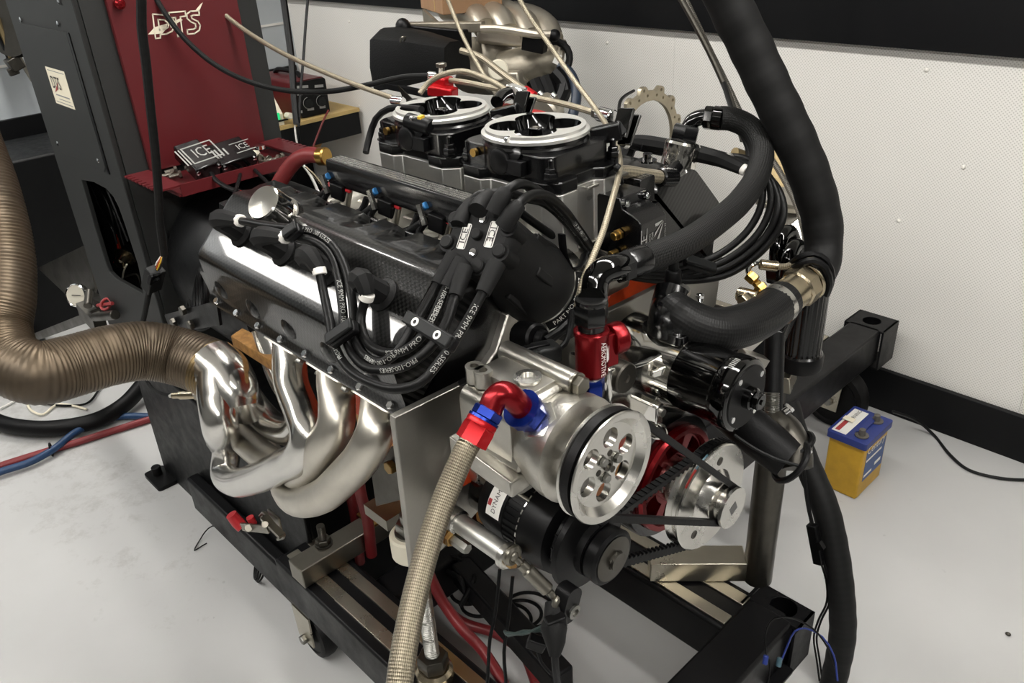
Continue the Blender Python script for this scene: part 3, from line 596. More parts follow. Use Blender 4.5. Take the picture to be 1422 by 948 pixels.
# leads out of the boxes
wl = T('module_lead', 'black lead with bare red wire ends hanging from the larger ignition box', 'wire', P(293, 241, X=-1.73))
K('jacket', MB().tube([P(293, 241, X=-1.732), P(300, 250, X=-1.70), P(315, 260, X=-1.66), P(335, 266, X=-1.6)], .005, 10), M['rubber'], wl)
for k, (u, v) in enumerate(((346, 269), (343, 274))): K('core', MB().tube([P(334, 266, X=-1.6), P(339, 267 + k * 2, X=-1.59), P(u, v, X=-1.58)], .003, 8), M['redw'], wl)
S1('module_lead', 'thin black lead dropping straight from the smaller ignition box', 'wire', MB().tube([P(335, 232, X=-1.75), P(333, 245, X=-1.7), P(328, 262, X=-1.62), P(318, 290, X=-1.5)], .004, 8), M['rubber'])
S1('module_lead', 'thin black lead slanting right from the smaller ignition box', 'wire', MB().tube([P(347, 230, X=-1.75), P(356, 238, X=-1.7), P(368, 250, X=-1.65), P(380, 262, X=-1.6)], .004, 8), M['rubber'])
pl_ = T('plug_connector', 'black plug with yellow lock beside the near valve cover rear', 'connector', P(318, 293, X=-1.45))
K('shell', MB().bar(P(311, 288, X=-1.45), P(326, 298, X=-1.42), .022, .03), M['bplast'], pl_, bev=.002)
K('lock', MB().bar(P(327, 285, X=-1.43), P(330, 292, X=-1.43), .006, .02), M['yel'], pl_)
# coil of black cable hanging beside the dyno
mbc = MB()
for k in range(6):
    c0 = P(283, 402 + k * 3, Y=.60 + .012 * k); mbc.torus(c0, V((-.35 + .08 * k, -.9, .25 + .05 * k)), .055 + .006 * (k % 3), .0055, 28, 8)
S1('cable_coil', 'coil of black cable hanging beside the near valve cover', 'cable', mbc, M['rubber'])

# ================================================================== EXHAUST DUCT, FLOOR HOSES
def PD(*pts): return [P(u, v, D=d) for u, v, d in pts]
du = T('exhaust_duct', 'bronze tinted corrugated steel exhaust duct curling in from the left', 'duct', P(135, 540, D=1.45))
dpts = PD((311, 522, 1.50), (286, 508, 1.51), (245, 494, 1.52), (200, 487, 1.50), (150, 494, 1.46), (100, 508, 1.42), (52, 518, 1.38), (12, 500, 1.38), (-4, 460, 1.40), (2, 410, 1.42), (0, 350, 1.44), (-18, 270, 1.46), (-50, 180, 1.48))
K('corrugated_tube', MB().tube(dpts, .0535, 28, .0016, rib=(.0006, .0062)), M['duct'], du)
K('end_section', MB().tube([dpts[0] + (dpts[0] - dpts[1]) * .02, dpts[0], dpts[1]], .0538, 32, .0016, rib=(.0006, .0062)), M['ductend'], du, 'bronze coloured end')
S1('floor_hose', 'thick black rubber hose on the floor beneath the exhaust duct', 'hose', MB().tube([P(-30, 575, Z=.04), P(20, 592, Z=.035), P(80, 594, Z=.035), P(135, 583, Z=.035), P(172, 562, Z=.04), P(200, 532, Z=.06), P(225, 500, Z=.1)], .027, 16), M['rhose'] if 0 else M['rubber'])
fh = T('air_line', 'blue air hose on the floor strapped to a red hose', 'hose', P(70, 640, Z=0))
K('tube', MB().tube([P(-30, 668, Z=.02), P(0, 655, Z=.02), P(40, 642, Z=.02), P(72, 625, Z=.024), P(105, 600, Z=.03), P(140, 583, Z=.02), P(170, 578, Z=.016), P(215, 578, Z=.016)], .0115, 12), M['bhose'], fh)
K('strap', MB().torus(P(71, 624, Z=.02), V((.3, 1, 0)), .021, .003, 16, 6), M['bplast'], fh)
S1('air_line', 'dull red air hose on the floor under the blue hose', 'hose', MB().tube([P(-30, 658, Z=.012), P(0, 647, Z=.012), P(60, 628, Z=.012), P(110, 613, Z=.012), P(160, 597, Z=.012), P(230, 575, Z=.012)], .0115, 12), M['redhose'])
for k, (pts, mt_, lab) in enumerate((([(35, 553), (44, 570), (60, 575), (78, 562), (95, 562), (120, 568)], 'cream', 'thin cream cable on the floor under the exhaust duct'), ([(60, 560), (90, 563), (120, 560), (138, 540), (150, 520)], 'rubber', 'thin black cable on the floor under the exhaust duct'), ([(0, 567), (14, 560), (28, 552)], 'white', 'short white cable at the left edge under the duct'))):
    S1('floor_cable', lab, 'cable', MB().tube([P(u, v, Z=.008) for u, v in pts], .004, 8), M[mt_])
S1('floor_wire', 'fine black wire curled on the floor left of the red clamp', 'wire', MB().tube([P(308, 733, Z=.02), P(295, 730, Z=.03), P(285, 738, Z=.02), (P(279, 747, Z=.006)), P(270, 764, Z=.004), P(280, 758, Z=.004), P(287, 754, Z=.004)], .0018, 6), M['bplast'])
mbw = MB()
for k in range(3): mbw.torus(P(357 + k * 3, 787 + k * 2, Z=.03), V((-.4, -.8, .4 + .1 * k)), .03, .0025, 24, 6)
S1('wire_coil', 'small loop of thin wire on the floor under the near rail', 'wire', mbw, M['bplast'])
# battery
bt = T('battery', 'yellow car battery with blue lid standing on the floor by the wall', 'battery', (-.77, 1.925, 0))
bx0, bx1, by0, by1 = P(1142, 603, Z=.188).x, -.675, 1.845, 1.998
K('case', MB().prism(rrect(bx0 + .004, by0 + .004, bx1 - .004, by1 - .004, .006), (0, 0, .006), EX, EY, EZ, .162).span((bx0 + .008, by0 + .008, 0), (bx1 - .008, by1 - .008, .01)), M['byellow'], bt, bev=.002)
ld = K('lid', MB().prism(rrect(bx0 - .002, by0 - .002, bx1 + .002, by1 + .002, .006), (0, 0, .168), EX, EY, EZ, .02).prism([(bx0 + .06, by0 + .045), (bx1 - .045, by0 + .03), (bx1 - .03, by0 + .05), (bx1 - .03, by0 + .11), (bx0 + .06, by0 + .125)], (0, 0, .188), EX, EY, EZ, .006), M['bblue'], bt, 'dark blue lid', bev=.002)
K('caution_label', MB().span((bx0 + .006, by0 + .008, .188), (bx0 + .046, by1 - .012, .1888)), M['white'], ld)
text('WARNING', V((bx0 + .024, by1 - .05, .1888)), EY, -EX, .015, M['darkp'], ld); K('fine_print', MB().span((bx0 + .012, by0 + .015, .1887), (bx0 + .024, by0 + .07, .1891)), M['redpr'], ld)
K('sticker', MB().span((bx1 - .10, by0 + .065, .194), (bx1 - .07, by0 + .085, .1946)), M['cream'], ld)
for x, y in ((bx1 - .028, by0 + .032), (bx1 - .03, by1 - .032)): K('terminal', MB().lathe([(.018, .188), (.018, .191), (.0095, .192), (.008, .208), (.006, .209)], (x, y, 0), EZ, 18), M['lead'], bt)
fl = K('front_label', MB().span((bx1 - .0045, by0 + .026, .05), (bx1 - .0035, by1 - .012, .145)), M['bluep'], bt)
text('Century', V((bx1 - .003, by0 + .078, .148)), EY, EZ, .036, M['cream'], bt, sx=.85); K('fine_print', MB().span((bx1 - .0035, by0 + .03, .112), (bx1 - .003, by0 + .12, .118)).span((bx1 - .0035, by0 + .03, .062), (bx1 - .003, by0 + .075, .069)).span((bx1 - .0035, by0 + .09, .072), (bx1 - .003, by0 + .125, .082)), M['white'], fl)
S1('floor_lead', 'thin grey cable lying on the floor along the right wall', 'cable', MB().tube([P(1240, 571, Z=.14), P(1275, 585, Z=.05), P(1296, 603, Z=.006), P(1320, 632, Z=.006), P(1345, 652, Z=.006), P(1385, 663, Z=.006), P(1430, 666, Z=.006), P(1500, 660, Z=.006)], .0045, 8), M['gplast'])
for u, v, r in ((1400, 880, .006),): S1('pebble', 'small grey stone on the open floor at right', 'stone', MB().ball(P(u, v, Z=.004), r, 6, (1, .8, .7)), M['steeld'])

# ================================================================== THE ENGINE
en = T('engine', 'big eight cylinder engine with carbon valve covers on the black cart', 'engine', (-1.0, YC, .5))
XR, XFt = -1.27, -.735
blk = MB()
blk.prism([(-.16, -.10), (.16, -.10), (.16, .02), (.09, .10), (-.09, .10), (-.16, .02)], (XR + .02, YC, ZC), EY, EZ, EX, .53)
for s in (-1, 1):
    o = bank(XR + .02, 0, 0, s); blk.prism([(-.085, .02), (.085, .02), (.085, .262), (-.085, .262)], o, BL[s], BA[s], EX, .505)
K('engine_block', blk, M['orange'], en, 'orange painted block', bev=.004)
K('oil_pan', MB().prism([(-.12, 0), (.12, 0), (.12, -.10), (.05, -.16), (-.05, -.16), (-.12, -.10)], (XR + .03, YC, ZC - .101), EY, EZ, EX, .50), M['pan'], en, 'yellow zinc plated sump', bev=.004)
K('sump_side', MB().span((-.83, .655, .60), (-.73, .70, .70)), M['pan'], en, bev=.004)
def lobes(r, d, n=64, k=1.0):
    o = []
    for i in range(n):
        a = 2 * math.pi * i / n; ph = (a % (math.pi / 2)) - math.pi / 4
        o.append((k * (d * math.cos(ph) + math.sqrt(max(r * r - (d * math.sin(ph)) ** 2, 1e-6))) * math.cos(a), k * (d * math.cos(ph) + math.sqrt(max(r * r - (d * math.sin(ph)) ** 2, 1e-6))) * math.sin(a)))
    return o
def cover(s):
    prof = [(-.118, .350), (-.120, .356), (-.116, .361), (-.108, .363), (-.100, .372), (-.082, .400), (-.070, .4175), (-.063, .426), (-.057, .4296), (-.050, .4308), (-.044, .431), (0, .431), (.044, .431), (.050, .4305), (.056, .4285), (.064, .4215), (.074, .408), (.09, .386), (None, .366), (None, .352)]
    xs = [XR + .535 * i / 120 for i in range(121)]
    rows = []
    for i, x in enumerate(xs):
        e = 0
        for c in (-1.195, -1.105, -.985, -.90, -.80): e = max(e, math.exp(-((x - c) / .017) ** 4))
        li = .112 - .02 * e
        end = min(1, (i + .0) / 5) if i < 5 else 1
        row = []
        for l, a in prof:
            l2 = li if l is None else min(l, li - .003 * (l < li) if l > li - .02 else l)
            row.append(bank(x, a - (1 - end) * .012 * (a > .4), l2, s))
        rows.append(row)
    mb = MB().grid(rows)
    for x, row in ((xs[0], rows[0]), (xs[-1], rows[-1])):
        n = len(row); b = len(mb.v); mb.add(list(row), [tuple(range(n))])
    return mb
hd = {}
for s, nm in ((-1, 'near'), (1, 'far')):
    hp = [(-.112, .262), (-.116, .35), (.112, .35), (.125, .30), (.10, .262)]
    hd[s] = K('cylinder_head', MB().prism(hp, bank(XR + .012, 0, 0, s), BL[s], BA[s], EX, .515), M['bano'], en, bev=.003)
    K('end_cover', MB().prism([(-.10, .27), (-.112, .345), (.10, .345), (.118, .30), (.09, .27)], bank(XFt - .012, 0, 0, s), BL[s], BA[s], EX, .012), M['bano'], hd[s])
    cv = K('valve_cover', cover(s), M['carbL'] if s < 0 else M['carbR'], en, 'glossy carbon fibre valve cover', ang=50)
    for k in range(8):
        p = bank(XR + .03 + .068 * k, .361, -.111, s); K('cover_bolt', MB().hex(p, BA[s], .0055, .007), M['chrome'], cv)
    for k in range(5):   # raised bosses along the lower flank of the cover
        p = bank(XR + .06 + .104 * k, .385, -.0865, s)
        K('boss', MB().ball(p, .02, 8, (1, .5, 1)), M['carbL'] if s < 0 else M['carbR'], cv)
# printed mark on the near head's front face
# --- filler cap (near) and breather cap (far)
def knurled(nm, p, ax, r, h, lab, par):
    t = T(nm, lab, 'cap', p)
    fn = lambda th, tt: 1 - .085 * max(0, math.cos(th * 8)) ** 4 if .004 < tt < h * .72 else 1
    K('cap', MB().lathe([(r * .92, 0), (r, .003), (r, .004), (r, .0045), (r, h * .40), (r, h * .7), (r * .99, h * .73), (r * .97, h * .95), (r * .9, h), (0, h * 1.02)], p + ax * .010, ax, 96, fn=fn), M['pol'], t, ang=25)
    K('neck', MB().lathe([(r * 1.05, -.008), (r * 1.05, .004), (r * .85, .006), (r * .85, .012)], p, ax, 40), M['mach'], t)
    return t
fp = P(396, 298, X=-1.185); fax = (BA[-1] + BL[-1] * .0 + V((-.10, 0, 0))).normalized()
fpb = bank(-1.095, .424, .052)
knurled('filler_cap', fpb, (BA[-1] + EX * .16).normalized(), .0285, .038, 'polished knurled oil filler cap on the near carbon valve cover', en)

# --- intake manifold, spacers, throttle bodies
im = MB()
im.prism([(-.125, .26), (-.09, .30), (.09, .30), (.125, .26), (.10, .20), (-.10, .20)], (XR + .05, YC, ZC), EY, EZ, EX, .49)
ia = K('intake_manifold', im, M['cast'], en, 'cast aluminium intake manifold', bev=.004)
for s in (-1, 1):
    for k in range(4):
        x = -1.185 + .125 * k
        p0 = V((x, YC + s * .05, ZC + .285)); p1 = V((x, YC + s * .145, 1.043))
        K('runner', MB().tube([p0, p0.lerp(p1, .5), p1], [.026, .026, .024], 16), M['cast'], ia)
        K('injector_boss', MB().rod(V((x + .03, YC + s * .135, 1.05)), V((x + .03, YC + s * .133, 1.07)), .013), M['cast'], ia)
    K('port_flange', MB().prism([(-.17, 0), (-.165, .016), (-.05, .012), (-.05, -.03), (-.16, -.03)] if s < 0 else [(.17, 0), (.165, .016), (.05, .012), (.05, -.03), (.16, -.03)], (XR + .02, YC, 1.042), EY, EZ, EX, .50), M['cast'], ia, bev=.002)
TBX = (-.822, -1.028)
def spacer(cx):
    o = V((cx, YC + .006, 0)); w2, d2 = .098, .078
    poly = [(-w2, -d2 + .02), (-w2 + .02, -d2), (-w2 + .055, -d2), (-w2 + .065, -d2 + .012), (w2 - .065, -d2 + .012), (w2 - .05, -d2), (w2 - .02, -d2), (w2, -d2 + .02), (w2, -d2 + .05), (w2 - .012, -.018), (w2 - .012, .018), (w2, d2 - .05), (w2, d2 - .02), (w2 - .02, d2), (-w2 + .02, d2), (-w2, d2 - .02), (-w2, d2 - .05), (-w2 + .012, .02), (-w2 + .012, -.02), (-w2, -d2 + .05)]
    return poly, o
for i, cx in enumerate(TBX):
    poly, o = spacer(cx)
    t = T('throttle_body', ('front' if i == 0 else 'rear') + ' black throttle body with four bores, ' + ('nearer the distributor' if i == 0 else 'nearer the dyno console'), 'throttle body', o + EZ * 1.155, 'throttle bodies')
    K('intake_spacer', MB().prism([(x * 1.0, y) for x, y in poly], o + EZ * 1.055, EX, EY, EZ, .09), M['bill'], en, 'machined aluminium riser under a throttle body', bev=.0015)
    c = V((cx, YC, 0))
    K('flange', MB().prism(poly, o + EZ * 1.1455, EX, EY, EZ, .016), M['bano'], t, bev=.002)
    zt = 1.214
    R0 = .071
    lob = lobes(.0300, .0365, 96, .97)
    K('body', MB().lathe([(.074, 1.16), (.076, 1.166), (.0755, 1.195), (.073, 1.198), (.073, zt - .006)], c, EZ, 64, caps=False), M['bano'], t)
    K('body_block', MB().prism(rrect(-.085, -.066, .085, .066, .02), c + EZ * 1.16, EX, EY, EZ, .034), M['bano'], t, bev=.004)
    K('air_ring', MB().plate(circle(R0, 72), [lob], c + EZ * (zt - .006), EX, EY, EZ, .006).lathe([(R0, zt - .012), (.0762, zt - .010), (.0762, zt - .006), (R0, zt - .004)], c, EZ, 72, caps=False), M['ringw'], t, 'bright machined air ring')
    rows = []; r_l, d_l = .0291, .0354
    for q_ in range(13):
        f_ = 1 - q_ / 12; row = []
        for x, y in lob:
            x *= max(f_, .02); y *= max(f_, .02); a_ = round((math.atan2(y, x) - math.pi / 4) / (math.pi / 2)) * math.pi / 2 + math.pi / 4
            ro = math.hypot(x - d_l * math.cos(a_), y - d_l * math.sin(a_)) / r_l
            h_ = -.0005 - .034 * max(0, 1 - ro * ro) ** .45 - .010 * math.exp(-(math.hypot(x, y) / .017) ** 2)
            row.append(c + V((x, y, zt + h_)))
        rows.append(row)
    K('bore_well', MB().grid(rows, True), M['bgloss'], t, 'glossy black well with four bores', ang=60)
    K('centre_post', MB().box(c + EZ * (zt - .013), (.015, .015, .018), V((1, .3, 0)), EY), M['bgloss'], t, bev=.001)
    K('post_thread', MB().lathe([(.0042, zt - .005), (.0042, zt - .0035)], c, EZ, 14), M['mach'], t)
    K('rim_hole', MB().lathe([(.006, 0), (.006, .0004)], c + V((-.045, .052, zt + .0002)).normalized() * 0 + V((-.050, .040, zt + .0002)), EZ, 14), M['bgloss'], t)
    for x, y in ((-.082, -.062), (.082, -.062), (.082, .064), (-.082, .064)):
        p = o + V((x, y, 1.161))
        K('stud_nut', MB().lathe([(.012, 0), (.012, .002)], p, EZ, 18).hex(p + EZ * .002, EZ, .0095, .011).hex(p + EZ * .013, EZ, .0075, .006).lathe([(.0045, .019), (.0045, .029), (.002, .031)], p, EZ, 12), M['bano'], t)
    # shaft boss, throttle position sensor, ports on the near side
    p = c + V((.005, -.066, 1.18))
    K('position_sensor', MB().lathe([(.018, 0), (.018, .012), (.014, .014), (.0, .014)], p, -EY, 28).box(p + V((.028, -.006, -.004)), (.03, .012, .02)), M['bplast'], t, bev=.001)
    K('shaft_boss', MB().lathe([(.011, -.004), (.011, .004), (.009, .005)], p + V((.022, 0, .012)), V((.1, -.85, .4)), 20), M['bano'], t)
    K('port_plug', MB().lathe([(.006, 0), (.006, .006), (.003, .006)], c + V((-.052, -.068, 1.182)), -EY, 12), M['brass'], t)
    K('side_screw', MB().lathe([(.004, 0), (.004, .008), (.002, .009)], p + V((.012, 0, .03)), V((0, -1, .3)), 10), M['chrome'], t)
    K('vacuum_cover', MB().rod(c + V((-.066, .02, 1.19)), c + V((-.112, .03, 1.19)), .017), M['bano'], t)
    K('linkage_bracket', MB().bar(c + V((.05, .062, 1.19)), c + V((.085, .085, 1.2)), .018, .024), M['bano'], t, bev=.002)
    K('linkage_arm', MB().bar(c + V((.084, .08, 1.19)), c + V((.078, .105, 1.225)), .006, .026, EX).bar(c + V((.09, .085, 1.18)), c + V((.084, .115, 1.215)), .005, .022, EX), M['bgloss'], t, bev=.001)
    tx_ = MB()
    for k in range(4): tx_.box(c + V((.0765 * math.cos(-.25 + .09 * k), .0765 * math.sin(-.25 + .09 * k), 1.178)), (.001, .004, .002), V((math.cos(-.25 + .09 * k), math.sin(-.25 + .09 * k), 0)))
    K('engraving', tx_, M['greyp'], t)
    if i == 1:
        K('sensor_lead', MB().tube([P(585, 152, X=-1.02), P(565, 150, X=-1.07), P(540, 151, X=-1.11), P(522, 165, X=-1.14), P(513, 190, X=-1.15), P(508, 212, X=-1.14)], .0055, 10), M['rubber'], t)
        K('sensor_plug', MB().rod(P(566, 168, X=-1.03), P(600, 178, X=-.98), .013), M['bplast'], t)
        K('sensor_lock', MB().bar(P(581, 164, X=-.985), P(588, 161, X=-.985), .006, .004), M['yel'], t)
# --- fuel rails with end fittings
def railx(s, y, z, x0, x1):
    k = K('fuel_rail', MB().prism([(-.016, -.02), (.016, -.02), (.018, -.016), (.018, .016), (.016, .02), (-.016, .02), (-.018, .016), (-.018, -.016)], (x0, y, z), EY, EZ, EX, x1 - x0), M['bano'], en, bev=.001)
    g = MB()
    for q_ in (-.009, -.003, .003, .009): g.span((x0 + .002, y + q_ - .001, z + .02), (x1 - .002, y + q_ + .001, z + .0208))
    K('groove_lines', g, M['mach'], k)
    return k
railx(-1, .700, 1.118, -1.165, -.78)
railx(1, .945, 1.105, -1.12, -.72)
# --- injectors with plugs (near side, three in view)
for j, (u, v) in enumerate(((466, 262), (532, 284), (602, 305))):
    b = P(u, v, Y=.685); d = V((.02, .36, .93)).normalized()
    lab = ['injector plug nearest the dyno console, below the near fuel rail', 'middle injector plug below the near fuel rail', 'injector plug nearest the distributor, below the near fuel rail'][j]
    t = T('injector_plug', lab, 'injector', b, 'injector plugs')
    K('injector_body', MB().rod(b - d * .045 + V((.02, .01, 0)), b + d * .01 + V((.02, .01, 0)), .009), M['steel'], t)
    ax = V((1, .12, -.12)).normalized()
    K('shell', MB().box(b + ax * .012, (.03, .02, .026), ax, EY), M['bplast'], t, bev=.002)
    sp_ = b - ax * .010
    K('latch', MB().box(b - ax * .006 + V((-.0, -.014, .01)), (.007, .006, .03), V((.9, .3, .3)), EY), M['mach'], t)
    K('seal', MB().rod(sp_ + V((-.004, -.004, .016)), sp_ + V((.004, -.004, .021)), .0055), M['bluew'], t)
    K('red_lock', MB().box(b + ax * .030 + EZ * .006, (.016, .006, .005), ax, EY), M['redp'], t, bev=.001)
    K('lead', MB().tube([b + V((-.006, -.006, 0)), b + V((-.018, -.014, -.018)), b + V((0, -.018, -.034)), b + V((.03, -.012, -.036)), b + V((.06, .004, -.026)), b + V((.07, .012, -.004))], .0055, 10), M['rubber'], t)
    K('stub', MB().rod(b + V((-.012, -.010, -.004)), b + V((-.04, -.012, -.022)), .0065), M['rubber'], t)
# --- exhaust header
eh = T('exhaust_header', 'silver coated four tube exhaust header hanging below the near valve cover', 'header', P(350, 640, D=1.4))
def hp_(*pts): return [P(u, v, Y=y) for u, v, y in pts]
rt = .0275
K('primary_tube', MB().tube(hp_((404, 455, .55), (402, 492, .525), (404, 530, .505), (420, 575, .485), (428, 605, .47), (418, 632, .46), (390, 648, .455), (356, 664, .455), (326, 669, .46), (312, 655, .475), (314, 632, .49), (316, 605, .50)), rt, 24, .006), M['headp'], eh)
K('primary_tube', MB().tube(hp_((468, 495, .55), (465, 528, .525), (468, 560, .505), (466, 590, .49), (446, 622, .475), (424, 655, .48), (410, 672, .50), (398, 662, .52), (380, 640, .53), (345, 602, .525), (322, 580, .515)), rt, 24, .006), M['head'], eh)
K('primary_tube', MB().tube(hp_((528, 535, .55), (527, 565, .525), (522, 598, .50), (505, 632, .485), (478, 662, .475), (448, 688, .465), (414, 694, .465), (400, 680, .475), (392, 655, .49), (364, 632, .50), (330, 600, .505), (308, 565, .51)), rt, 24, .006), M['head'], eh)
K('primary_tube', MB().tube(hp_((370, 455, .58), (392, 520, .57), (420, 570, .555), (410, 596, .545), (382, 592, .54), (360, 572, .54), (343, 550, .54)), rt, 24, .006), M['headp'], eh)
def cp3(u, v, y=.515): return P(u, v, Y=y)
def cd_(u, v, d): return P(u, v, D=d)
K('collector', MB().tube([cd_(294, 506, 1.505), cd_(310, 521, 1.49), cd_(320, 543, 1.485), cd_(324, 564, 1.485)], [.050, .0505, .050, .046], 32, .006), M['headp'], eh)
K('collector_leg', MB().tube([cd_(302, 520, 1.475), cd_(301, 550, 1.465), cd_(305, 585, 1.46), cp3(311, 612, .492)], [.036, .034, .032, .0315], 28, .006), M['headp'], eh)
K('collector_leg', MB().tube([cd_(314, 516, 1.485), cd_(329, 541, 1.475), cp3(344, 568, .515)], [.038, .035, .0315], 28, .006), M['headp'], eh)
for c, q_ in ((cp3(311, 612, .492), cp3(306, 585, .495)), (cp3(344, 568, .515), cp3(330, 545, .515)), (cp3(322, 574, .515), cp3(316, 550, .515))):
    K('weld_bead', MB().torus(c, c - q_, .0305, .003, 28, 8), M['headp'], eh)
for k, x in enumerate((-1.09, -.965, -.845)):
    u, v = ((402, 470), (466, 505), (526, 545))[k]
    c = P(u, v, Y=.545)
    K('port_flange', MB().prism(rrect(-.045, -.03, .045, .03, .012), bank(x, .30, -.117), EX, BA[-1], -BL[-1], .008), M['head'], eh)
    for dx in (-.034, .034): K('flange_bolt', MB().hex(bank(x + dx, .30, -.126), -BL[-1], .007, .008), M['thread'], eh)
K('brace', MB().tube(hp_((404, 655, .48), (410, 672, .475), (414, 680, .475)), .008, 10), M['headp'], eh)
# oxygen sensor and its lead
ox = T('oxygen_sensor', 'oxygen sensor in the collector on a long black lead up to a grey plug', 'sensor', P(262, 548, Y=.47))
sa, sb = P(240, 549, Y=.45), P(290, 547, Y=.487); sd = (sb - sa).normalized(); sl = (sb - sa).length
K('body', MB().lathe([(.005, 0), (.0065, .002), (.0065, .02), (.0085, .022), (.0085, sl * .66), (.0075, sl * .68)], sa, sd, 18), M['nickel'], ox)
K('hex', MB().hex(sa + sd * sl * .68, sd, .0125, .012).cyl(sa + sd * (sl * .68 + .012), sb, .0095), M['steel'], ox)
K('wire_ends', MB().cyl(sa - sd * .008, sa + sd * .002, .0042), M['whitep'], ox)
K('lead', MB().tube([P(240, 549, Y=.45), P(225, 546, Y=.44), P(208, 535, Y=.44), P(197, 515, Y=.44), P(190, 492, Y=.445), P(194, 465, Y=.45), P(200, 440, Y=.46), P(206, 410, Y=.47), P(209, 398, Y=.475)], [.0035, .0035, .0035, .0035, .0038, .0045, .005, .0055, .0055], 10), M['bbraid'], ox)
cp = P(213, 387, Y=.48)
K('plug', MB().bar(P(210, 400, Y=.477), P(216, 374, Y=.483), .03, .024), M['gplast'], ox, bev=.002)
K('plug_clip', MB().bar(P(212, 392, Y=.466), P(216, 380, Y=.47), .022, .008), M['bplast'], ox, bev=.001)
K('plug_ribs', MB().bar(P(207, 390, Y=.464), P(220, 387, Y=.468), .004, .004).bar(P(206, 384, Y=.464), P(221, 380, Y=.468), .004, .004), M['bplast'], ox)
for k, mt_ in enumerate(('white', 'orw', 'yel', 'gplast')): K('core', MB().tube([P(214 + k * 2, 376, Y=.485), P(221 + k * 2.5 - 3, 364, Y=.49), P(227, 352, Y=.5)], .0018, 6), M[mt_], ox)
_l = [P(228, 354, Y=.5), P(222, 310, Y=.5), P(220, 270, Y=.5), P(216, 215, Y=.5), P(209, 150, Y=.5), P(203, 90, Y=.5), P(197, 40, Y=.5), P(193, -30, Y=.5)]
K('loom', MB().tube(_l + [_l[-1] + EZ * .5, V((_l[-1].x, _l[-1].y, 2.745))], .0072, 10), M['tape'], ox)
# chipboard under the engine's rear corner
w0 = P(352, 478, Z=.78)
S1('board', 'piece of rough chipboard tucked under the near valve cover', 'board', MB().prism([(p.x, p.y) for p in (P(320, 466, Z=.80), P(336, 455, Z=.80), P(402, 488, Z=.80), P(384, 506, Z=.80))], (0, 0, .778), EX, EY, EZ, .022), M['wood'], bev=.002)

# ================================================================== FRONT OF THE ENGINE
def PA(u, v, a, s=-1):
    """point seen at (u, v) on the plane a above the crank along a bank's axis"""
    d = right * ((u - 711) / FPX) + down * ((v - 474) / FPX) + fwd; n = BA[s]; o = V((0, YC, ZC))
    return CAM + d * ((a - n.dot(CAM - o)) / n.dot(d))
def lift_top(pts):
    """carries a line on from its first point, which leaves the frame at the top, up to the ceiling"""
    d = (pts[0] - pts[1]).normalized(); d.z = max(d.z, .3); d.normalize(); g = (2.74 - pts[0].z)
    a = pts[0] + d * (g * .3); b = a + (d * .35 + EZ * .65) * (g * .35); return [V((b.x, b.y, 2.745)), b, a] + list(pts)
# motor plate
XP = -.70
mp = T('motor_plate', 'bare aluminium motor plate across the front of the engine', 'plate', (XP, YC, .72))
def yz(u, v, x=XP): p = P(u, v, X=x); return (p.y, p.z)
pl0 = [yz(548, 580), yz(575, 803), yz(588, 789), yz(640, 737), yz(692, 678), (.69, .71), (.93, .71), (1.0, .80), (1.12, .86), (1.13, .945), yz(924, 394)]
K('plate', MB().prism(pl0, (XP - .011, 0, 0), EY, EZ, EX, .011), M['brush'], mp, bev=.0012)
tcv = [yz(u, v, -.722) for u, v in ((745, 418), (706, 436), (690, 488), (660, 530), (780, 530), (835, 470), (815, 425))]
K('timing_cover', MB().prism(tcv, (-.74, 0, 0), EY, EZ, EX, .018), M['cast'], mp, bev=.003)
K('slot_opening', MB().prism(rrect(-.03, -.011, .03, .011, .01), (XP + .0002, P(660, 655, X=XP).y, P(660, 655, X=XP).z), EY, EZ, EX, .0004), M['orange'], mp)
def standoff(u0, v0, u1, v1, r, lab, bolt, x0=XP):
    p0 = P(u0, v0, X=x0); p1 = P(u1, v1, Y=p0.y); p1.z = p0.z
    t = T('standoff', lab, 'spacer', p0); d = EX; Ls = p1.x - p0.x
    K('tube', MB().lathe([(r * .95, 0), (r, .002), (r, Ls - .002), (r * .95, Ls)], p0, d, 24), M['steel'] if bolt == 'thread' else M['bill'], t)
    K('sleeve', MB().lathe([(r * 1.2, .002), (r * 1.25, .004), (r * 1.25, .018), (r, .02)], p0, d, 24), M['mach'], t)
    e = p0 + d * Ls
    K('washer', MB().lathe([(r * 1.15, 0), (r * 1.3, .002), (r * 1.3, .009), (r * 1.1, .011)], e - d * .004, d, 24), M['mach'], t)
    K('bolt_head', MB().hex(e + d * .007, d, r * .85, .01), M[bolt], t)
    return p0, e
standoff(662, 652, 757, 699, .0125, 'upper grey spacer tube between motor plate and alternator', 'thread')
so = standoff(626, 717, 703, 765, .0135, 'lower spacer tube on the motor plate with a gold bolt', 'gold')
sb_ = P(621, 742, X=XP)
t = T('hex_bolt', 'bolt standing out of the motor plate under the lower spacer tube', 'bolt', sb_)
K('washer', MB().lathe([(.012, 0), (.0125, .006)], sb_, EX, 18).hex(sb_ + EX * .006, EX, .012, .008), M['gold'], t); K('shank', MB().hex(sb_ + EX * .012, EX, .008, .03), M['thread'], t)

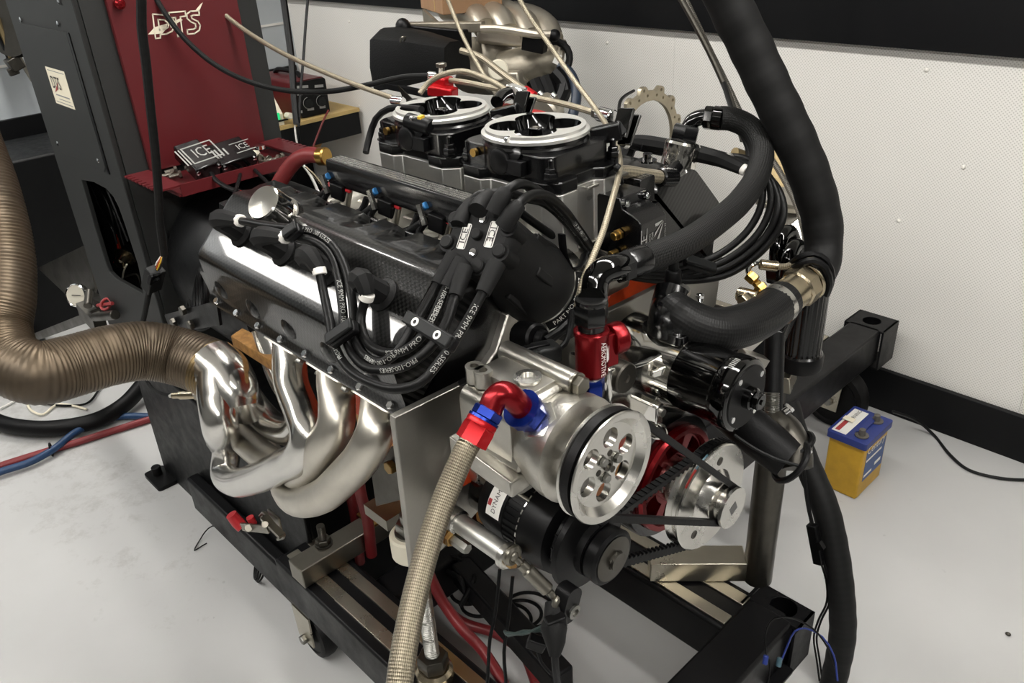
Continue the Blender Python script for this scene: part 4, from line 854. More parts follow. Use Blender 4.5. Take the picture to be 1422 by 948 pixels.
# ---- vacuum pump with its big pulley
vc = P(842, 645, X=-.471); VY, VZ = vc.y, vc.z
vp = T('vacuum_pump', 'cast aluminium pump with a large six hole pulley', 'pump', (-.56, VY, VZ - .08))
K('bell', MB().lathe([(.046, -.66), (.05, -.62), (.055, -.575), (.062, -.545), (.064, -.535), (.064, -.522), (.058, -.518), (.03, -.51)], (0, VY, VZ), EX, 48), M['cast'], vp)
K('body', MB().prism(rrect(-.058, -.062, .06, .055, .016), (-.655, VY, VZ), EY, EZ, EX, .085), M['cast'], vp, bev=.008, seg=3)
K('body_web', MB().prism([(-.062, -.02), (-.03, .066), (.03, .066), (.05, .02)], (-.64, VY, VZ), EY, EZ, EX, .085), M['cast'], vp, bev=.006)
a0 = P(738, 517, D=1.0); a1 = V((-.525, a0.y, a0.z))
a0 = V((-.66, VY + .022, VZ + .068)); a1 = V((-.545, VY + .022, VZ + .068))
K('bolt_boss', MB().rod(a0, a1, .013, 20), M['cast'], vp)
K('boss_bolt', MB().lathe([(.0135, 0), (.0135, .003)], a1, EX, 20).hex(a1 + EX * .003, EX, .0115, .009), M['steel'], vp)
K('top_pad', MB().prism(rrect(-.05, -.026, .036, .024, .006), (-.60, VY - .006, VZ + .054), EX, EY, EZ, .016), M['cast'], vp, bev=.003)
K('plug', MB().lathe([(.015, 0), (.016, .002), (.016, .005), (.008, .006), (.008, .002)], (-.588, VY - .010, VZ + .070), EZ, 24), M['mach'], vp)
for dx in (-.055, -.04): K('lug', MB().lathe([(.011, 0), (.011, .02), (.005, .02), (.005, .01)], (-.615 + dx + .02, VY - .035, VZ + .056), EZ, 16), M['cast'], vp)
K('lower_foot', MB().prism([(-.66, -.022), (-.60, -.03), (-.555, -.036), (-.555, -.058), (-.60, -.056), (-.66, -.048)], (0, VY - .075, VZ + .016), EX, EZ, EY, .03), M['cast'], vp, bev=.004)
# inlet boss and red/blue elbow
i0, i1 = P(748, 586, D=.915), P(727, 569, D=.893); idr = (i1 - i0).normalized()
K('inlet_boss', MB().lathe([(.028, -.03), (.026, .0), (.023, .012)], i0, idr, 28).hex(i0 + idr * .010, idr, .0235, .008), M['mach'], vp)
el = T('elbow_fitting', 'red elbow with blue nuts joining the braided hose to the pump', 'fitting', i1)
K('nut', MB().hex(i0 + idr * .017, idr, .0215, .018).lathe([(.0225, 0), (.0225, .003)], i0 + idr * .034, idr, 24), M['blue'], el, 'blue hex nut')
ep = [i0 + idr * .032, P(711, 552, D=.878), P(699, 546, D=.873), P(688, 553, D=.873), P(680, 570, D=.873)]
K('elbow', MB().tube(ep, .0135, 24, .002), M['reda'], el, 'red curved tube')
h0, h1 = P(680, 568, D=.873), P(656, 610, D=.868); hd_ = (h1 - h0).normalized(); hl = (h1 - h0).length
K('nut', MB().hex(h0, hd_, .0165, .011).lathe([(.0175, .0), (.0175, .003)], h0 + hd_ * .011, hd_, 24), M['blue'], el, 'blue hex nut')
K('hose_end', MB().lathe([(.0125, .012), (.0165, .016), (.018, .024), (.018, .04), (.0165, hl - .002), (.0145, hl + .004)], h0, hd_, 6).lathe([(.017, .014), (.0175, .017), (.017, .020)], h0, hd_, 24), M['redb'], el, 'bright red hose end')
S1('braided_hose', 'thick steel braided hose sweeping down in front of the motor plate', 'hose', MB().tube([h1, P(648, 622, D=.864), P(624, 675, D=.855), P(602, 735, D=.84), P(583, 800, D=.82), P(568, 865, D=.797), P(557, 930, D=.775), P(551, 990, D=.76)], [.0118, .0125, .0128, .0128, .0128, .0128, .0128, .0128], 20, .01), M['braid'])
vp.location.x += .011
# pulley
def pulley_face(r, nh, hr, hd2, r0):
    return [circle(hr, 24, hd2 * math.cos(2 * math.pi * k / nh + .35), hd2 * math.sin(2 * math.pi * k / nh + .35)) for k in range(nh)]
pu = T('pump_pulley', 'large machined aluminium pulley with six round holes', 'pulley', (-.471, VY, VZ))
RP = .067
K('rim', MB().lathe([(RP - .012, -.013), (RP - .001, -.013), (RP, -.0115), (RP - .008, -.006), (RP - .008, .002), (RP, .0085), (RP - .001, .010), (RP - .004, .0105), (RP - .009, .0095), (RP - .017, .001), (RP - .017, -.010), (RP - .012, -.013)], (-.471, VY, VZ), EX, 96, caps=False), M['mach'], pu, ang=28)
K('disc', MB().plate(circle(RP - .0165, 72), pulley_face(0, 6, .0122, .0335, 0), (-.479, VY, VZ), EY, EZ, EX, .009), M['mach'], pu, ang=28)
K('hub', MB().lathe([(.022, -.03), (.022, -.008)], (-.471, VY, VZ), EX, 32).lathe([(.0065, 0), (.0065, .003), (.004, .003), (.004, 0)], (-.470, VY, VZ), EX, 16, caps=False), M['steeld'], pu)
for k in range(3):
    a = 2 * math.pi * k / 3 + .2; c = V((-.470, VY + .0145 * math.cos(a), VZ + .0145 * math.sin(a)))
    K('hub_bolt', MB().lathe([(.0065, 0), (.0065, .0015)], c, EX, 18).hex(c + EX * .0015, EX, .0055, .005), M['thread'], pu)
    a += math.pi / 3; c = V((-.4702, VY + .0145 * math.cos(a), VZ + .0145 * math.sin(a)))
    K('hub_hole', MB().lathe([(.004, 0), (.004, .0006)], c, EX, 16), M['steeld'], pu)
# ---- crankshaft pulleys and damper
CZ = P(1015, 704, Y=YC).z; CX = P(1015, 704, Y=YC).x
cc = V((0, YC, CZ))
cp_ = T('crank_pulley', 'stepped aluminium crank pulley with a square drive hole', 'pulley', (CX, YC, CZ))
xf = CX + .004
K('hub', MB().lathe([(.048, xf - .04), (.046, xf - .036), (.037, xf - .027), (.031, xf - .021), (.031, xf - .019), (.024, xf - .016), (.024, xf - .008), (.031, xf - .005), (.031, xf), (.012, xf)], cc, EX, 64), M['mach'], cp_, ang=25)
K('square_hole', MB().box(cc + EX * (xf - .0012), (.003, .0155, .0155), EX, V((0, .9, .4))), M['bgloss'], cp_)
K('disc', MB().lathe([(.05, xf - .058), (.080, xf - .058), (.082, xf - .0565), (.075, xf - .050), (.075, xf - .045), (.082, xf - .039), (.082, xf - .036), (.08, xf - .0345), (.046, xf - .0345)], cc, EX, 96), M['mach'], cp_, ang=25)
for a in (1.35, 3.95, 5.9):
    c = cc + V((xf - .035, .058 * math.cos(a), .058 * math.sin(a))); K('recessed_hole', MB().plate(circle(.0065, 20), [circle(.004, 14)], c, EY, EZ, EX, .0012).lathe([(.004, .0003), (.004, .0006)], c, EX, 14), M['steeld'], cp_)
def arc_label(par, c, R, a0, a1, x0, x1, m_, s=None):
    rows = []
    for i in range(13):
        a = a0 + (a1 - a0) * i / 12; rows.append([c + V((x, R * math.cos(a), R * math.sin(a))) for x in (x0, x1)])
    o = K('label', MB().grid(rows), M[m_], par)
    if s:
        am = (a0 + a1) / 2
        text(s, (0, 0, 0), EX, EY, abs(x1 - x0) * .8, M['white'], o, sx=.9, fn=lambda x, y: c + V(((x0 + x1) / 2 + y, (R + .0006) * math.cos(am - x / R), (R + .0006) * math.sin(am - x / R))))
arc_label(pu, V((-.471, VY, VZ)), RP - .0082, 1.82, 2.3, -.009, -.001, 'tealp', 'POWER'); arc_label(pu, V((-.471, VY, VZ)), RP - .0082, 1.35, 1.8, -.009, -.001, 'redl', 'MOROSO')
arc_label(cp_, cc, .0832, 1.75, 2.1, xf - .039, xf - .036, 'tealp'); arc_label(cp_, cc, .0832, 2.1, 2.45, xf - .039, xf - .036, 'redl')
dm = T('crank_damper', 'red spoked crank damper with black outer ring behind the crank pulley', 'damper', (xf - 0.122, YC, CZ))
K('inertia_ring', MB().lathe([(.082, xf - 0.137), (.096, xf - 0.137), (.098, xf - 0.134), (.098, xf - 0.110), (.096, xf - 0.107), (.084, xf - 0.107), (.082, xf - 0.137)], cc, EX, 80, caps=False), M['bano'], dm)
def sector(r0, r1, a0, a1, k=8): return [(r0 * math.cos(a0 + (a1 - a0) * i / k), r0 * math.sin(a0 + (a1 - a0) * i / k)) for i in range(k + 1)] + [(r1 * math.cos(a1 - (a1 - a0) * i / k), r1 * math.sin(a1 - (a1 - a0) * i / k)) for i in range(k + 1)]
secs = [sector(.042, .068, 2 * math.pi * k / 6 + .16, 2 * math.pi * (k + 1) / 6 - .16) for k in range(6)]
K('spoked_disc', MB().plate(circle(.083, 80), secs + [circle(.02, 24)], cc + EX * (xf - 0.122), EY, EZ, EX, .02), M['reda'], dm, 'red anodised spoked disc', bev=.0012)
K('rim', MB().lathe([(.070, xf - 0.103), (.083, xf - 0.103), (.084, xf - 0.100), (.082, xf - 0.094), (.074, xf - 0.094), (.071, xf - 0.100)], cc, EX, 80, caps=False), M['reda'], dm)
K('hub', MB().lathe([(.034, xf - 0.122), (.034, xf - 0.092), (.026, xf - 0.090), (.026, xf - .09)], cc, EX, 40), M['mach'], dm)
K('timing_plate', MB().lathe([(.06, xf - 0.127), (.078, xf - 0.127), (.078, xf - 0.130)], cc, EX, 48), M['steel'], dm)
for k in range(6):
    a = 2 * math.pi * k / 6; c = cc + V((xf - 0.102, .030 * math.cos(a), .030 * math.sin(a))); K('hub_bolt', MB().hex(c, EX, .006, .007), M['thread'], dm)
# ---- belts
def belt(c1, r1, c2, r2, x, wd=.010, th=.008):
    (y1, z1), (y2, z2) = c1, c2; dx, dz = y2 - y1, z2 - z1; dd = math.hypot(dx, dz); b = math.atan2(dz, dx); g = math.acos((r1 - r2) / dd)
    pts = []
    for i in range(33):
        a = b + g + (2 * math.pi - 2 * g) * i / 32; pts.append(V((x, y1 + r1 * math.cos(a), z1 + r1 * math.sin(a))))
    n = 24; p = pts[-1]; q_ = V((x, y2 + r2 * math.cos(b - g), z2 + r2 * math.sin(b - g)))
    for i in range(1, n): pts.append(p.lerp(q_, i / n))
    for i in range(33):
        a = b - g + 2 * g * i / 32; pts.append(V((x, y2 + r2 * math.cos(a), z2 + r2 * math.sin(a))))
    p, q_ = pts[-1], pts[0]
    for i in range(1, n): pts.append(p.lerp(q_, i / n))
    return pts
def beltmesh(pts, wd, th, cog=0):
    mb = MB(); rows = []; m_ = len(pts)
    for i, p in enumerate(pts):
        t_ = (pts[(i + 1) % m_] - pts[i - 1]).normalized(); nrm = EX.cross(t_)
        rows.append([p + EX * (wd / 2) - nrm * th * .5, p - EX * (wd / 2) - nrm * th * .5, p - EX * (wd * .36) + nrm * th * .5, p + EX * (wd * .36) + nrm * th * .5])
    mb.grid(rows + [rows[0]], True)
    if cog:
        L_ = 0
        for i in range(m_):
            p, q_ = pts[i], pts[(i + 1) % m_]; d = q_ - p; n = max(1, round(d.length / cog))
            for k in range(n):
                c = p + d * ((k + .5) / n); t_ = d.normalized(); nrm = EX.cross(t_); mb.box(c + nrm * th * .65, (cog * .5, wd * .7, th * .35), t_, EX)
                mb.box(c - nrm * th * .6, (cog * .55, wd * .9, th * .2), t_, EX)
    return mb
S1('drive_belt', 'black belt running from the pump pulley to the crank pulley hub', 'belt', beltmesh(belt((VY, VZ), RP - .005, (YC, CZ), .027, -.473), .0105, .008, 0), M['rubber'], 'drive belts')
x0 = xf - .0475; ac = P(849, 774, X=x0 + .024); AY, AZ = ac.y, ac.z; AX = x0
S1('drive_belt', 'black notched belt running from the crank pulley disc to the alternator', 'belt', beltmesh(belt((AY, AZ), .030, (YC, CZ), .079, xf - .0475), .0115, .009, .0075), M['rubber'], 'drive belts')
# ---- alternator
al = T('alternator', 'black alternator with white maker label low at the front', 'alternator', (AX - .09, AY, AZ - .07))
def la(prof, nm, mt_, n=48, **k): return K(nm, MB().lathe([(r, x) for r, x in prof], (0, AY, AZ), EX, n), M[mt_], al, **k)
la([(.012, x0 + .036), (.012, x0 + .03), (.030, x0 + .028)][::-1] + [], 'shaft_end', 'steeld')
la([(.060, x0 - .020), (.062, x0 - .018), (.061, x0 - .011), (.04, x0 - .006), (.028, x0 - .002), (.028, x0 + .002), (.036, x0 + .010), (.037, x0 + .024), (.033, x0 + .027), (.014, x0 + .027), (.014, x0 + .022)], 'pulley', 'bplast')
la([(.05, x0 - .03), (.05, x0 - .026), (.03, x0 - .02)], 'fan_plate', 'bplast')
fb_ = MB()
for k in range(18):
    a = 2 * math.pi * k / 18; fb_.box((x0 - .024, AY + .045 * math.cos(a), AZ + .045 * math.sin(a)), (.012, .014, .002), EX, V((0, math.cos(a + .5), math.sin(a + .5))))
K('fan', fb_, M['bplast'], al, kind='stuff')
la([(.04, x0 - .165), (.052, x0 - .160), (.056, x0 - .148), (.056, x0 - .112), (.053, x0 - .110), (.053, x0 - .082), (.060, x0 - .080), (.060, x0 - .060), (.057, x0 - .040), (.045, x0 - .034)], 'housing', 'bplast')
la([(.032, x0 - .195), (.042, x0 - .19), (.043, x0 - .165)], 'rear_cap', 'bgloss')
la([(.008, x0 + .022), (.008, x0 + .034), (.005, x0 + .035)], 'shaft', 'steeld', 20); K('nut', MB().hex((x0 + .024, AY, AZ), EX, .0135, .009), M['steeld'], al)
for k in range(20):
    a = math.pi * .45 + k * .16; rm = MB().box((x0 - .097, AY + .0535 * math.cos(a), AZ + .0535 * math.sin(a)), (.026, .0045, .004), EX, V((0, -math.sin(a), math.cos(a))))
    K('stator_rib', rm, M['bplast'], al)
sg = MB()
for k in range(18):
    a = math.pi * .45 + k * .17; K('rivet', MB().box((x0 - .081, AY + .0604 * math.cos(a), AZ + .0604 * math.sin(a)), (.002, .006, .001), EX, V((0, -math.sin(a), math.cos(a)))), M['mach'], al)
rows = []
for i in range(17):
    a = 1.95 + 1.0 * i / 16; rows.append([V((x, AY + .0566 * math.cos(a), AZ + .0566 * math.sin(a))) for x in (x0 - .140, x0 - .116)])
lb = K('label', MB().grid(rows), M['white'], al, 'white maker label')
text('DYNAMO', (0, 0, 0), EX, EY, .010, M['darkp'], lb, sx=.9, fn=lambda x, y: V((x0 - .127 - y, AY + .0571 * math.cos(2.5 - x / .0566), AZ + .0571 * math.sin(2.5 - x / .0566))))
rows = []
for i in range(5):
    a = 2.55 + .16 * i / 4; rows.append([V((x, AY + .0571 * math.cos(a), AZ + .0571 * math.sin(a))) for x in (x0 - .139, x0 - .133)])
K('red_mark', MB().grid(rows), M['redpr'], lb)
lugp = P(787, 832, D=.965)
K('lower_lug', MB().prism(rrect(-.013, -.027, .013, .02, .012), (lugp.x - .01, lugp.y, lugp.z), V((0, .8, -.3)).normalized(), V((0, .3, .8)).normalized(), EX, .02), M['bplast'], al, bev=.002)
K('lug_bolt', MB().lathe([(.009, 0), (.009, .003), (.005, .004), (.005, .001)], (lugp.x + .01, lugp.y, lugp.z - .012), EX, 20), M['thread'], al)
# tensioner link
tn = T('tensioner_link', 'steel turnbuckle link between lower spacer and alternator bracket', 'link', P(745, 805, D=.955))
t0, t1 = P(713, 772, D=.95), P(778, 836, D=.965); td = (t1 - t0).normalized(); tl = (t1 - t0).length
K('barrel', MB().lathe([(.004, 0), (.004, .012), (.0065, .0125), (.0065, .022), (.0085, .024), (.0085, tl * .72), (.0065, tl * .74), (.0045, tl * .76), (.0045, tl * .95)], t0, td, 16), M['steel'], tn)
for c in (t0 - td * .002, t1): K('rod_end', MB().torus(c, EX, .0085, .005, 20, 10).ball(c, .0075, 8), M['steel'], tn)
# wiring plug and lead under the alternator
ap = T('alternator_lead', 'black sleeved lead hanging from the alternator with a plug', 'cable', P(770, 880, D=.95))
K('boot', MB().tube([P(772, 838, D=.97), P(770, 862, D=.96), P(769, 872, D=.955), P(771, 892, D=.95), P(770, 912, D=.945)], [.013, .013, .016, .012, .006], 14), M['boot'], ap)
K('plug', MB().bar(P(758, 868, D=.95), P(785, 858, D=.955), .014, .016), M['bplast'], ap, bev=.002)
K('lead', MB().tube([P(770, 905, D=.945), P(772, 930, D=.94), P(776, 960, D=.93)], .0045, 8), M['rubber'], ap)
wcon = T('plug_connector', 'black plug on teal twisted wires under the alternator', 'connector', P(745, 892, D=1.0))
K('shell', MB().bar(P(733, 888, D=1.0), P(757, 897, D=1.0), .014, .016), M['bplast'], wcon, bev=.002)
K('wires', MB().tube([P(785, 848, D=.97), P(768, 860, D=.98), P(748, 872, D=1.0), (P(725, 880, D=1.02)), P(702, 878, D=1.04)], .0022, 8).tube([P(786, 851, D=.97), P(768, 857, D=.98), P(750, 875, D=1.0), P(727, 876, D=1.02), P(706, 882, D=1.04), P(701, 876, D=1.05)], .0022, 8), M['wireg'], wcon); K('wires', MB().tube([P(744, 895, D=1.0), P(752, 920, D=1.0), P(765, 935, D=1.0)], .002, 8), M['bplast'], wcon)

# ---- water pump with electric motor
wc = P(1036, 550, Y=.865); WX = wc.x; WY, WZ = wc.y, wc.z
wp = T('water_pump', 'electric water pump with polished casting and gloss black motor', 'pump', (WX - .1, WY, WZ - .08))
def lw(prof, nm, mt_, n=56, **k): return K(nm, MB().lathe([(r, WX + x) for r, x in prof], (0, WY, WZ), EX, n), M[mt_], wp, **k)
lw([(.048, -.094), (.0515, -.092), (.0515, -.03), (.0525, -.028), (.0535, -.026), (.0535, -.006), (.052, -.002), (.05, -.001), (.048, 0)], 'motor', 'bgloss', label='gloss black motor drum', ang=30)
fw = lw([(.046, -.0005), (.046, .0012), (.045, .002)], 'end_plate', 'bplast')
K('hub', MB().lathe([(.016, 0), (.016, .012), (.014, .014)], (WX, WY, WZ), EX, 28).hex((WX + .014, WY, WZ), EX, .0125, .010, 8).lathe([(.004, 0), (.004, .026)], (WX, WY, WZ), EX, 6), M['bgloss'], wp)
for k in range(4):
    a = .6 + math.pi / 2 * k; K('end_screw', MB().lathe([(.0045, 0), (.0045, .002), (.0025, .002)], (WX + .001, WY + .039 * math.cos(a), WZ + .039 * math.sin(a)), EX, 12), M['chrome'], wp)
mk = MB()
for k in range(7): mk.box((WX - .015, WY + .0537 * math.cos(2.0 - .06 * k), WZ + .0537 * math.sin(2.0 - .06 * k)), (.008, .0016, .0006), EX, V((0, -math.sin(2.0 - .06 * k), math.cos(2.0 - .06 * k))))
K('motor_print', mk, M['greyp'], wp)
lw([(.06, -.20), (.058, -.165), (.054, -.15), (.049, -.13), (.05, -.10), (.0505, -.094)], 'volute', 'pol')
# side arm of the casting towards the near bank, with a black plug
def WP(u, v, x): return P(u, v, X=x)
arm = [(p.y, p.z) for p in (WP(845, 566, -.60), WP(846, 512, -.60), WP(878, 508, -.60), WP(903, 500, -.60), WP(932, 484, -.60), WP(952, 500, -.60), WP(950, 590, -.60), WP(905, 590, -.60))]
K('casting_arm', MB().prism(arm, (-.675, 0, 0), EY, EZ, EX, .075), M['pol'], wp, bev=.007, seg=3)
for u0, v0, u1, v1 in ((833, 545, 880, 525),): pass
pg_ = WP(866, 524, -.598)
K('port_plug', MB().lathe([(.022, -.02), (.022, .004), (.020, .006), (.006, .006), (.005, .003)], pg_, EX, 32), M['steeld'], wp)
lwr = WP(905, 578, -.59)
K('mount_ear', MB().box(lwr, (.03, .016, .05)), M['pol'], wp, bev=.003)
for dz in (.014, -.012): K('ear_bolt', MB().lathe([(.006, 0), (.006, .005), (.003, .005)], lwr + V((.015, 0, dz)), EX, 14), M['thread'], wp)
K('drain_plug', MB().ball(WP(905, 597, -.585), .022, 10, (1.2, .8, .6)), M['pol'], wp)
for k, (a, b) in enumerate((((905, 520), (948, 505)), ((910, 545), (950, 535)), ((915, 565), (952, 570)))):
    K('fin', MB().bar(WP(*a, -.598), WP(b[0], b[1], -.575), .006, .012), M['pol'], wp, bev=.002)
# thermostat neck
nb = WP(929, 468, -.615); nk = T('thermostat_neck', 'black thermostat neck on a silver block above the water pump', 'housing', nb)
K('spacer_block', MB().prism(rrect(-.034, -.03, .034, .03, .01), nb + V((0, .01, -.03)), EX, EY, EZ, .034), M['pol'], nk, bev=.002)
K('flange', MB().prism(rrect(-.036, -.032, .036, .032, .01), nb + V((0, .01, .004)), EX, EY, EZ, .014), M['bano'], nk, bev=.002)
K('flange_bolt', MB().lathe([(.007, 0), (.007, .003), (.004, .003), (.004, .001)], nb + V((.022, -.012, .018)), EZ, 16), M['chrome'], nk)
nt_ = P(934, 403, D=1.215)
K('neck', MB().tube([nb + V((-.005, .0, .012)), nb + V((-.005, .0, .03)), nb.lerp(nt_, .62) + V((-.005, -.002, 0)), nt_], [.029, .026, .025, .0255], 28, .004), M['bano'], nk)
K('cap_disc', MB().lathe([(.026, -.004), (.0265, 0), (.0255, .002)], nt_, EZ, 32), M['mach'], nk)
K('brass_fitting', MB().hex(nt_ + EZ * .002, EZ, .0085, .009), M['brass'], nk)
K('sensor', MB().lathe([(.0075, .010), (.012, .012), (.012, .03), (.010, .033)], nt_, EZ, 20), M['bplast'], nk)
K('sensor_tip', MB().box(nt_ + EZ * .041, (.012, .012, .018)), M['gplast'], nk, bev=.002)
rh = T('radiator_hose', 'fat black reinforced hose from the thermostat neck to the coupling', 'hose', P(1000, 458, D=1.2))
K('hose', MB().tube([P(930, 428, D=1.185), P(941, 438, D=1.175), P(962, 450, D=1.175), (P(992, 458, D=1.18)), P(1030, 452, D=1.20), P(1062, 437, D=1.23), P(1090, 415, D=1.26)], [.029, .031, .032, .032, .032, .031, .030], 28, .006), M['rhosem'], rh)
k0, k1 = P(1090, 415, D=1.26), P(1124, 388, D=1.29); kd = (k1 - k0).normalized(); kl = (k1 - k0).length
K('clamp', MB().lathe([(.031, -.012), (.0322, -.012), (.0322, 0), (.031, 0)], k0 - kd * .012, kd, 40, caps=False), M['mach'], rh)
cn_ = T('hose_coupling', 'nickel plated hose coupling between the fat hose and wrapped hose', 'coupling', k0)
K('sleeve', MB().lathe([(.026, -.01), (.0265, .0), (.0275, .004), (.0275, kl * .5), (.029, kl * .52)], k0, kd, 32), M['nickel'], cn_)
K('nut', MB().hex(k0 + kd * kl * .45, kd, .032, kl * .4, 8), M['nickel'], cn_); K('ring', MB().torus(k0 + kd * kl * .9, kd, .029, .003, 28, 8), M['nickel'], cn_)
S1('wrapped_hose', 'big black tape wrapped hose hanging from above on the right', 'hose', MB().tube(lift_top([k1 - kd * .01, k1 + kd * .025, P(1143, 352, D=1.315), P(1142, 310, D=1.31), P(1128, 255, D=1.29), P(1104, 195, D=1.27), P(1068, 120, D=1.25), P(1040, 60, D=1.235), P(1015, 10, D=1.22), P(985, -60, D=1.20)][::-1])[::-1], [.026, .028, .029, .031, .032, .032, .032, .032, .032, .032, .032, .032, .032], 24, .007, rib=(.0006, .05)), M['tape'])
# ---- red check valve with black fittings and hose to the breather
cv0 = P(822, 526, D=1.02); cvx = T('check_valve', 'red anodised check valve with white lettering standing over the pump', 'valve', cv0)
r_ = .0205; zb = cv0.z
K('nut', MB().hex(cv0 - EZ * .022, EZ, .0165, .024), M['blue'], cvx, 'blue nut')
K('stem', MB().lathe([(.0125, .0), (.0125, .01)], cv0, EZ, 24), M['mach'], cvx)
hh = .062
K('body', MB().lathe([(r_ - .003, .008), (r_ - .001, .010), (r_, .014), (r_, .008 + hh * .82), (r_ + .001, .010 + hh * .84), (r_ + .001, .006 + hh), (r_ - .002, .008 + hh)], cv0, EZ, 40), M['reda'], cvx)
sdx = V((.25, 1, 0)).normalized()
K('side_port', MB().bar(cv0 + EZ * .038, cv0 + EZ * .038 + sdx * .032, .024, .044).lathe([(.019, .026), (.02, .028), (.02, .044), (.018, .046)], cv0 + EZ * .046, sdx, 32), M['reda'], cvx, bev=.002)
tn_ = V((.95, -.35, 0)).normalized(); tcx = V((.32, .95, 0)).normalized()
tf = cv0 + EZ * .038 + sdx * .008 + tn_ * 0
fx = V((1, -.25, 0)).normalized()
pn = fx; pax = EZ * -1; pay = pn.cross(pax) * 1
tp = cv0 + EZ * .036 + pn * (r_ + .0003)
for sx_, szz, off, st_ in ((.9, .0105, .002, 'AEROMOTIVE'),):
    text(st_, (0, 0, 0), EX, EY, szz, M['white'], cvx, sx=.72, fn=lambda x, y: cv0 + EZ * (.036 - x) + V((math.cos(y / r_ - .12), math.sin(y / r_ - .12), 0)) * (r_ + .0006))
def onb(y, z, k=.0006):
    a = y / r_ - .12; return cv0 + EZ * z + V((math.cos(a), math.sin(a), 0)) * (r_ + k)
emb = MB()
for poly in ([(.0055, .056), (.0055, .030), (.0095, .030), (.0095, .040)], [(.0105, .046), (.0105, .030), (.0135, .030), (.0135, .049)]):
    emb.add([onb(*p) for p in poly], [tuple(range(len(poly)))])
K('emblem', emb, M['white'], cvx)
bf = T('black_elbow', 'gloss black hose elbow above the red check valve', 'fitting', cv0 + EZ * .08)
e0 = cv0 + EZ * (.008 + hh)
K('nut', MB().lathe([(.0165, -.004), (.0165, .01)], e0, EZ, 28).hex(e0 + EZ * .008, EZ, .021, .026).lathe([(.019, .034), (.0195, .036), (.019, .040)], e0, EZ, 28), M['bano'], bf)
e1 = P(826, 398, D=1.01); e2 = P(850, 375, D=1.015); e3 = P(868, 369, D=1.025)
K('elbow', MB().tube([e0 + EZ * .036, e0.lerp(e1, .7), P(828, 388, D=1.005), P(838, 376, D=1.005), P(852, 371, D=1.01), e3], .0165, 24, .003), M['bgloss'], bf)
d3 = (P(905, 355, D=1.045) - e3).normalized()
K('collar', MB().hex(e3 - d3 * .012, d3, .0205, .018), M['bano'], bf); K('hose_end', MB().lathe([(.0185, .004), (.0195, .008), (.0195, .03), (.018, .034)], e3, d3, 10), M['bano'], bf)
S1('breather_hose', 'black cloth covered hose looping from the elbow up to the breather cap', 'hose', MB().tube([e3 + d3 * .02, P(905, 356, D=1.05), P(950, 338, D=1.085), P(995, 308, D=1.14), P(1030, 277, D=1.20), P(1053, 240, D=1.25), P(1057, 205, D=1.28), P(1042, 178, D=1.295), P(1015, 165, D=1.30), P(1000, 164, D=1.30)], .0185, 20, .008), M['bbraid'])
bb = bank(-.80, .43, .055, 1)
bcp = P(945, 214, D=1.33); bax = V((0.05, .25, .95)).normalized()
t = T('breather_filter', 'polished knurled breather cap at the front of the far valve cover', 'cap', bcp)
fn = lambda th, tt: 1 - .05 * max(0, math.cos(th * 9)) ** 3 if -.018 < tt < .012 else 1
K('cap', MB().lathe([(.022, -.034), (.024, -.032), (.024, -.022), (.028, -.019), (.0285, -.004), (.028, .0), (.0285, .003), (.0285, .016), (.026, .02), (.018, .022)], bcp, bax, 80, fn=fn), M['pol'], t, ang=25)
K('base', MB().lathe([(.034, -.058), (.032, -.05), (.026, -.044), (.024, -.034)], bcp, bax, 32), M['bgloss'], t)
be = T('black_elbow', 'gloss black hose elbow on top of the breather cap', 'fitting', bcp + bax * .03)
K('nut', MB().hex(bcp + bax * .02, bax, .0225, .026), M['bano'], be)
be0 = bcp + bax * .044
K('elbow', MB().tube([be0, P(955, 180, D=1.32), P(962, 168, D=1.315), P(974, 163, D=1.31), P(986, 163, D=1.305)], .0125, 20, .003), M['bgloss'], be)
K('collar', MB().hex(P(978, 163, D=1.308), (P(1000, 165, D=1.30) - P(978, 163, D=1.308)), .0185, .014, 8).rod(P(988, 163, D=1.305), P(1004, 165, D=1.30), .0185), M['bgloss'], be)
K('red_seal', MB().rod(P(990, 157, D=1.30), P(997, 158, D=1.30), .006), M['redp'], be)
# braided line across the front of the far rail
S1('braided_line', 'beige braided fuel line arching over the front of the intake manifold', 'hose', MB().tube([P(770, 300, D=1.17), P(790, 276, D=1.17), P(812, 256, D=1.175), P(836, 244, D=1.19), P(865, 239, D=1.21), P(895, 243, D=1.24), P(925, 247, D=1.27)], .0102, 16, .008), M['braids'])
K('end_fitting', MB().rod(P(916, 246, D=1.26), P(936, 246, D=1.28), .0145).rod(P(930, 246, D=1.275), P(940, 232, D=1.29), .012), M['bano'], T('black_fitting', 'black elbow on the end of the beige fuel line', 'fitting', P(925, 246, D=1.27)))

# ---- ignition coil box
kx = -.655
c0 = P(907, 322, X=kx)
ic = T('coil_box', 'black finned ignition coil box with silver print behind the check valve', 'ignition box', c0 - EZ * .04)
wy, hz = .028, .036
prof = [(-.085, -hz), (0, -hz), (0, .018), (-.005, .024), (-.033, .034), (-.036, .048), (-.075, .048), (-.085, .036)]
K('case', MB().prism(prof, c0 + V((0, -wy, 0)), EX, EZ, EY, 2 * wy), M['bano'], ic, bev=.0015)
for y in (-wy + .006, wy - .006):
    K('screw', MB().lathe([(.0062, 0), (.0062, .006), (.003, .006), (.003, .003)], c0 + V((-.034, y, .041)), V((1, 0, .25)), 18), M['chrome'], ic)
K('terminal', MB().rod(c0 + V((-.035, -wy - .002, -.002)), c0 + V((-.035, -wy - .016, -.002)), .006).hex(c0 + V((-.035, -wy - .001, -.002)), -EY, .008, .006), M['brass'], ic)
K('terminal', MB().rod(c0 + V((-.04, -wy - .002, -.03)), c0 + V((-.04, -wy - .016, -.03)), .005), M['brass'], ic)
f = c0 + EX * .0006
